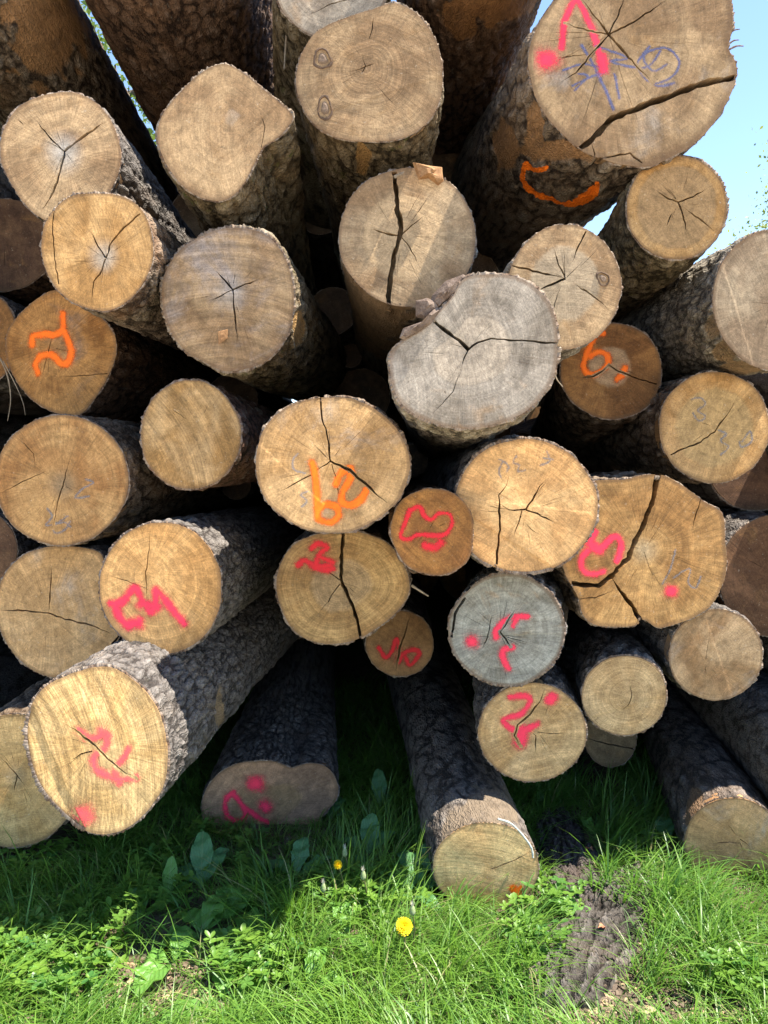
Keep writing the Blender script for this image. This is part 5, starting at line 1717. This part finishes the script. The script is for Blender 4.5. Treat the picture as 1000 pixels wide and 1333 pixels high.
twig('twig', [(565, 40), (578, 50), (605, 52)], 2.9, 0.005, 'pale dry twig in front of the dark trunk at the top', M_TWIG)
twig('twig', [(536, 762), (545, 768), (558, 776)], 2.42, 0.006, 'short dry twig right of the end with the red mark', M_TWIG)
twig('twig', [(376, 8), (372, 60), (370, 90)], 2.6, 0.004, 'thin grey strand hanging beside the grey end at the top', M_TWIG, r2=0.003)
twig('twig', [(722, 478), (724, 492), (733, 504)], 1.9, 0.0025, 'thin sliver hanging off the right rim of the grey end', M_TWIG)
twig('twig', [(0, 466), (10, 490), (14, 520), (10, 548)], 2.62, 0.003, 'longest hanging dry root at the left edge', M_TWIG, 'root')
twig('twig', [(4, 470), (20, 500), (30, 524), (33, 540)], 2.61, 0.002, 'curved hanging dry root at the left edge', M_TWIG, 'root')
twig('grass_stalk', [(648, 1066), (668, 1074), (690, 1100), (694, 1116)], 2.13, 0.0035, 'pale dry stalk arched over the log end in the grass', simple_material('pale_stalk', (0.42, 0.44, 0.40), (0.34, 0.36, 0.32), 50), 'stalk', r2=0.003)
# splinter fringe at the rim of the largest end
for i, (a, b) in enumerate([((948, 45), (963, 38)), ((948, 58), (962, 52)), ((950, 64), (968, 60))]):
    twig('bark_fibre', [a, ((a[0] + b[0]) / 2, (a[1] + b[1]) / 2 - 2), b], 2.32, 0.0035,
         ['upper bark fibre sticking out beside the sky', 'middle bark fibre sticking out beside the sky', 'lower bark fibre sticking out beside the sky'][i], M_CHIPB, 'bark fibre')

# weeds
broad_plant(262, 1162, [(100, .15, .060, 1.25, .5, 0), (60, .13, .055, 1.2, .6, 0), (150, .10, .05, 1.0, .8, 0)], 'tall blue green dock leaves in the shade under the big pale log', M_LEAFD, 'dock_plant', 1)
broad_plant(218, 1180, [(88, .11, .04, 1.3, .4, 0), (200, .09, .035, .7, .7, 0)], 'single upright oval leaf left of the dock leaves', M_LEAF, 'dock_plant', 2)
broad_plant(185, 1200, [(120, .09, .06, .8, .6, 0), (20, .10, .05, .6, .6, 0)], 'round sunlit leaf at the edge of the shade, lower left', M_LEAF, 'broad_leaf_weed', 3)
broad_plant(262, 1222, [(40, .13, .055, .7, .8, 0), (65, .12, .06, .9, .9, 0), (200, .11, .06, .5, .8, 0), (235, .12, .075, .5, .9, 0), (130, .10, .05, .8, .6, 0), (-20, .12, .06, .4, .7, 0)], 'sunlit leafy weed with broad wavy leaves, lower left', M_LEAF, 'broad_leaf_weed', 4)
broad_plant(290, 1316, [(-150, .13, .06, .3, .4, .35), (-60, .14, .06, .3, .5, .35), (20, .12, .05, .5, .6, .35), (100, .12, .05, .6, .6, .35)], 'toothed leaf rosette at the bottom edge, left of centre', M_LEAF, 'dandelion_rosette', 5)
broad_plant(478, 1120, [(80, .12, .06, 1.2, .5, 0), (150, .10, .05, .9, .7, .2), (30, .11, .05, .9, .7, .2), (-100, .10, .05, .7, .9, .2)], 'shaded leafy weed between the two logs lying in grass', M_LEAFD, 'broad_leaf_weed', 6)
broad_plant(530, 1175, [(70, .12, .06, 1.0, .8, .1), (10, .13, .05, .7, .9, .2), (-40, .12, .045, .5, .8, .2), (170, .10, .045, .8, .7, .2), (120, .12, .05, 1.0, .5, .2)], 'leafy weed behind the large yellow dandelion', M_LEAFD, 'broad_leaf_weed', 7)
broad_plant(455, 1225, [(110, .10, .055, .8, .8, 0), (200, .09, .045, .5, .7, .2), (-60, .10, .05, .5, .8, .2)], 'small weed with a rounded leaf left of the large dandelion', M_LEAF, 'broad_leaf_weed', 8)
broad_plant(495, 1060, [(95, .14, .05, 1.3, .3, 0), (40, .09, .04, 1.0, .6, 0)], 'upright narrow leaf deep in the shade between the logs', M_LEAFD, 'broad_leaf_weed', 9)
broad_plant(868, 1105, [(80, .10, .055, 1.1, .6, 0), (160, .09, .04, .8, .6, 0)], 'dark leaf beside the bottom right log', M_LEAFD, 'broad_leaf_weed', 10)
broad_plant(430, 1070, [(60, .10, .05, .9, .7, .3), (130, .10, .05, .9, .7, .3), (-20, .09, .04, .6, .7, .3)], 'shaded leaf cluster right of the dim pink marked end', M_LEAFD, 'broad_leaf_weed', 11)
broad_plant(770, 1090, [(100, .07, .04, .8, .6, 0), (20, .07, .035, .8, .6, 0)], 'small light green leaf under the pink 2 log', M_LEAF, 'broad_leaf_weed', 12)
broad_plant(745, 1205, [(20, .06, .028, .8, .6, .2), (80, .06, .03, .9, .6, .2), (140, .06, .028, .8, .6, .2), (-60, .06, .03, .5, .6, .2)], 'bright young leaves beside the furrowed bark slab', M_LEAF, 'broad_leaf_weed', 13)
broad_plant(60, 1300, [(70, .09, .035, .8, .6, .2), (140, .08, .035, .8, .6, .2), (0, .08, .03, .6, .6, .2)], 'narrow leaved weed in the bottom left corner', M_LEAF, 'broad_leaf_weed', 14)

broad_plant(300, 1205, [(60, .11, .07, .9, .9, 0), (-30, .12, .07, .6, .9, 0), (110, .10, .06, 1.0, .8, 0)], 'pair of rounded pale green leaves in the sun right of the wavy weed', M_LEAF, 'broad_leaf_weed', 21)
broad_plant(225, 1262, [(-110, .13, .075, .5, .7, .2), (170, .11, .06, .6, .8, .1), (80, .09, .05, .9, .8, .1)], 'sunlit leaf hanging over the bare soil, lower left', M_LEAF, 'broad_leaf_weed', 22)
broad_plant(385, 1150, [(80, .12, .055, 1.1, .7, .3), (150, .12, .05, .8, .8, .3), (20, .11, .05, .8, .8, .3)], 'shaded toothed weed left of the small dandelion', M_LEAFD, 'broad_leaf_weed', 23)
broad_plant(545, 1160, [(60, .14, .06, 1.1, .8, .1), (120, .13, .055, 1.1, .7, .1)], 'upright leaf pair at the left foot of the smooth log end', M_LEAFD, 'broad_leaf_weed', 24)
broad_plant(400, 1300, [(75, .12, .05, .9, .8, .3), (140, .11, .045, .7, .8, .3), (10, .11, .045, .7, .8, .3)], 'toothed sunlit leaves at the bottom, left of the large dandelion', M_LEAF, 'broad_leaf_weed', 25)

dandelion(526, 1206, 523, 1262, 0.0245, 'large yellow dandelion flower in full sun')
dandelion(440, 1126, 446, 1178, 0.0145, 'small yellow dandelion flower in the shade')
dandelion(473, 1142, 476, 1196, 0.01, 'closed dandelion bud on a reddish stem right of the small flower', bud=True)
dandelion(421, 1158, 420, 1196, 0.01, 'closed dandelion bud left of the small flower', bud=True)
dandelion(537, 1188, 536, 1250, 0.01, 'closed dandelion bud just above the large flower', bud=True)
dandelion(449, 1112, 452, 1160, 0.008, 'tiny dandelion bud above the small flower', bud=True)

# dead leaves
M_DEAD = simple_material('dead_leaf', (0.42, 0.19, 0.10), (0.30, 0.13, 0.07), 60, 0.7, 0.4, 0.002)
for i, (x, y, s, a, lab) in enumerate([(778, 1232, .035, 30, 'reddish dead leaf lying on the bark slab'), (772, 1128, .045, 120, 'dark red dead leaf between the two bark slabs'), (150, 1218, .03, 200, 'small brown dead leaf in the lower left grass'), (195, 1275, .035, 60, 'curled brown dead leaf on the left soil patch')]):
    p = gpix(x, y)
    V, F, A = leaf_mesh(s, s * .6, 0.25, 1.4, .3, i, .5)
    o = link('dead_leaf', mesh_np('dead_leaf', V, F, [M_DEAD]), None, p + Vector((0, 0, .055 if i < 2 else .02)))
    o.rotation_euler = (0.2, 0.1, math.radians(a))
    tag(o, lab, 'dead leaf')

# far things: tree by the right edge, trees seen through the gap, cable
tb = pix(1074, 300, 14)
build_tree('young_tree', (tb.x, 14, 0), tb.z + 1.2, 1.9, 'tree with fresh yellow green leaves at the right edge, beyond the pile', 5, (0.22, 0.25, 0.04), 15000, 0.07, 0.1)
tb = pix(165, 60, 16)
build_tree('background_tree', (tb.x, 16, 0), 9.6, 3.0, 'leafy tree glimpsed through the gap at the top left', 8, (0.10, 0.15, 0.03), 9000, 0.13, 0.8)
M_CABLE = simple_material('cable_rubber', (0.05, 0.05, 0.055), (0.07, 0.07, 0.07), 5)
a, b = pix(560, 330, 40), pix(1500, 318, 40)
path = [tuple(a.lerp(b, t) - a + Vector((0, 0, -1.2 * 4 * t * (1 - t)))) for t in np.linspace(0, 1, 30)]
V, F = tube_np(path, [0.022] * 30, 6)
tag(link('power_cable', mesh_np('power_cable', V, F, [M_CABLE]), None, a), 'thin overhead cable crossing the sky at the right edge', 'cable')
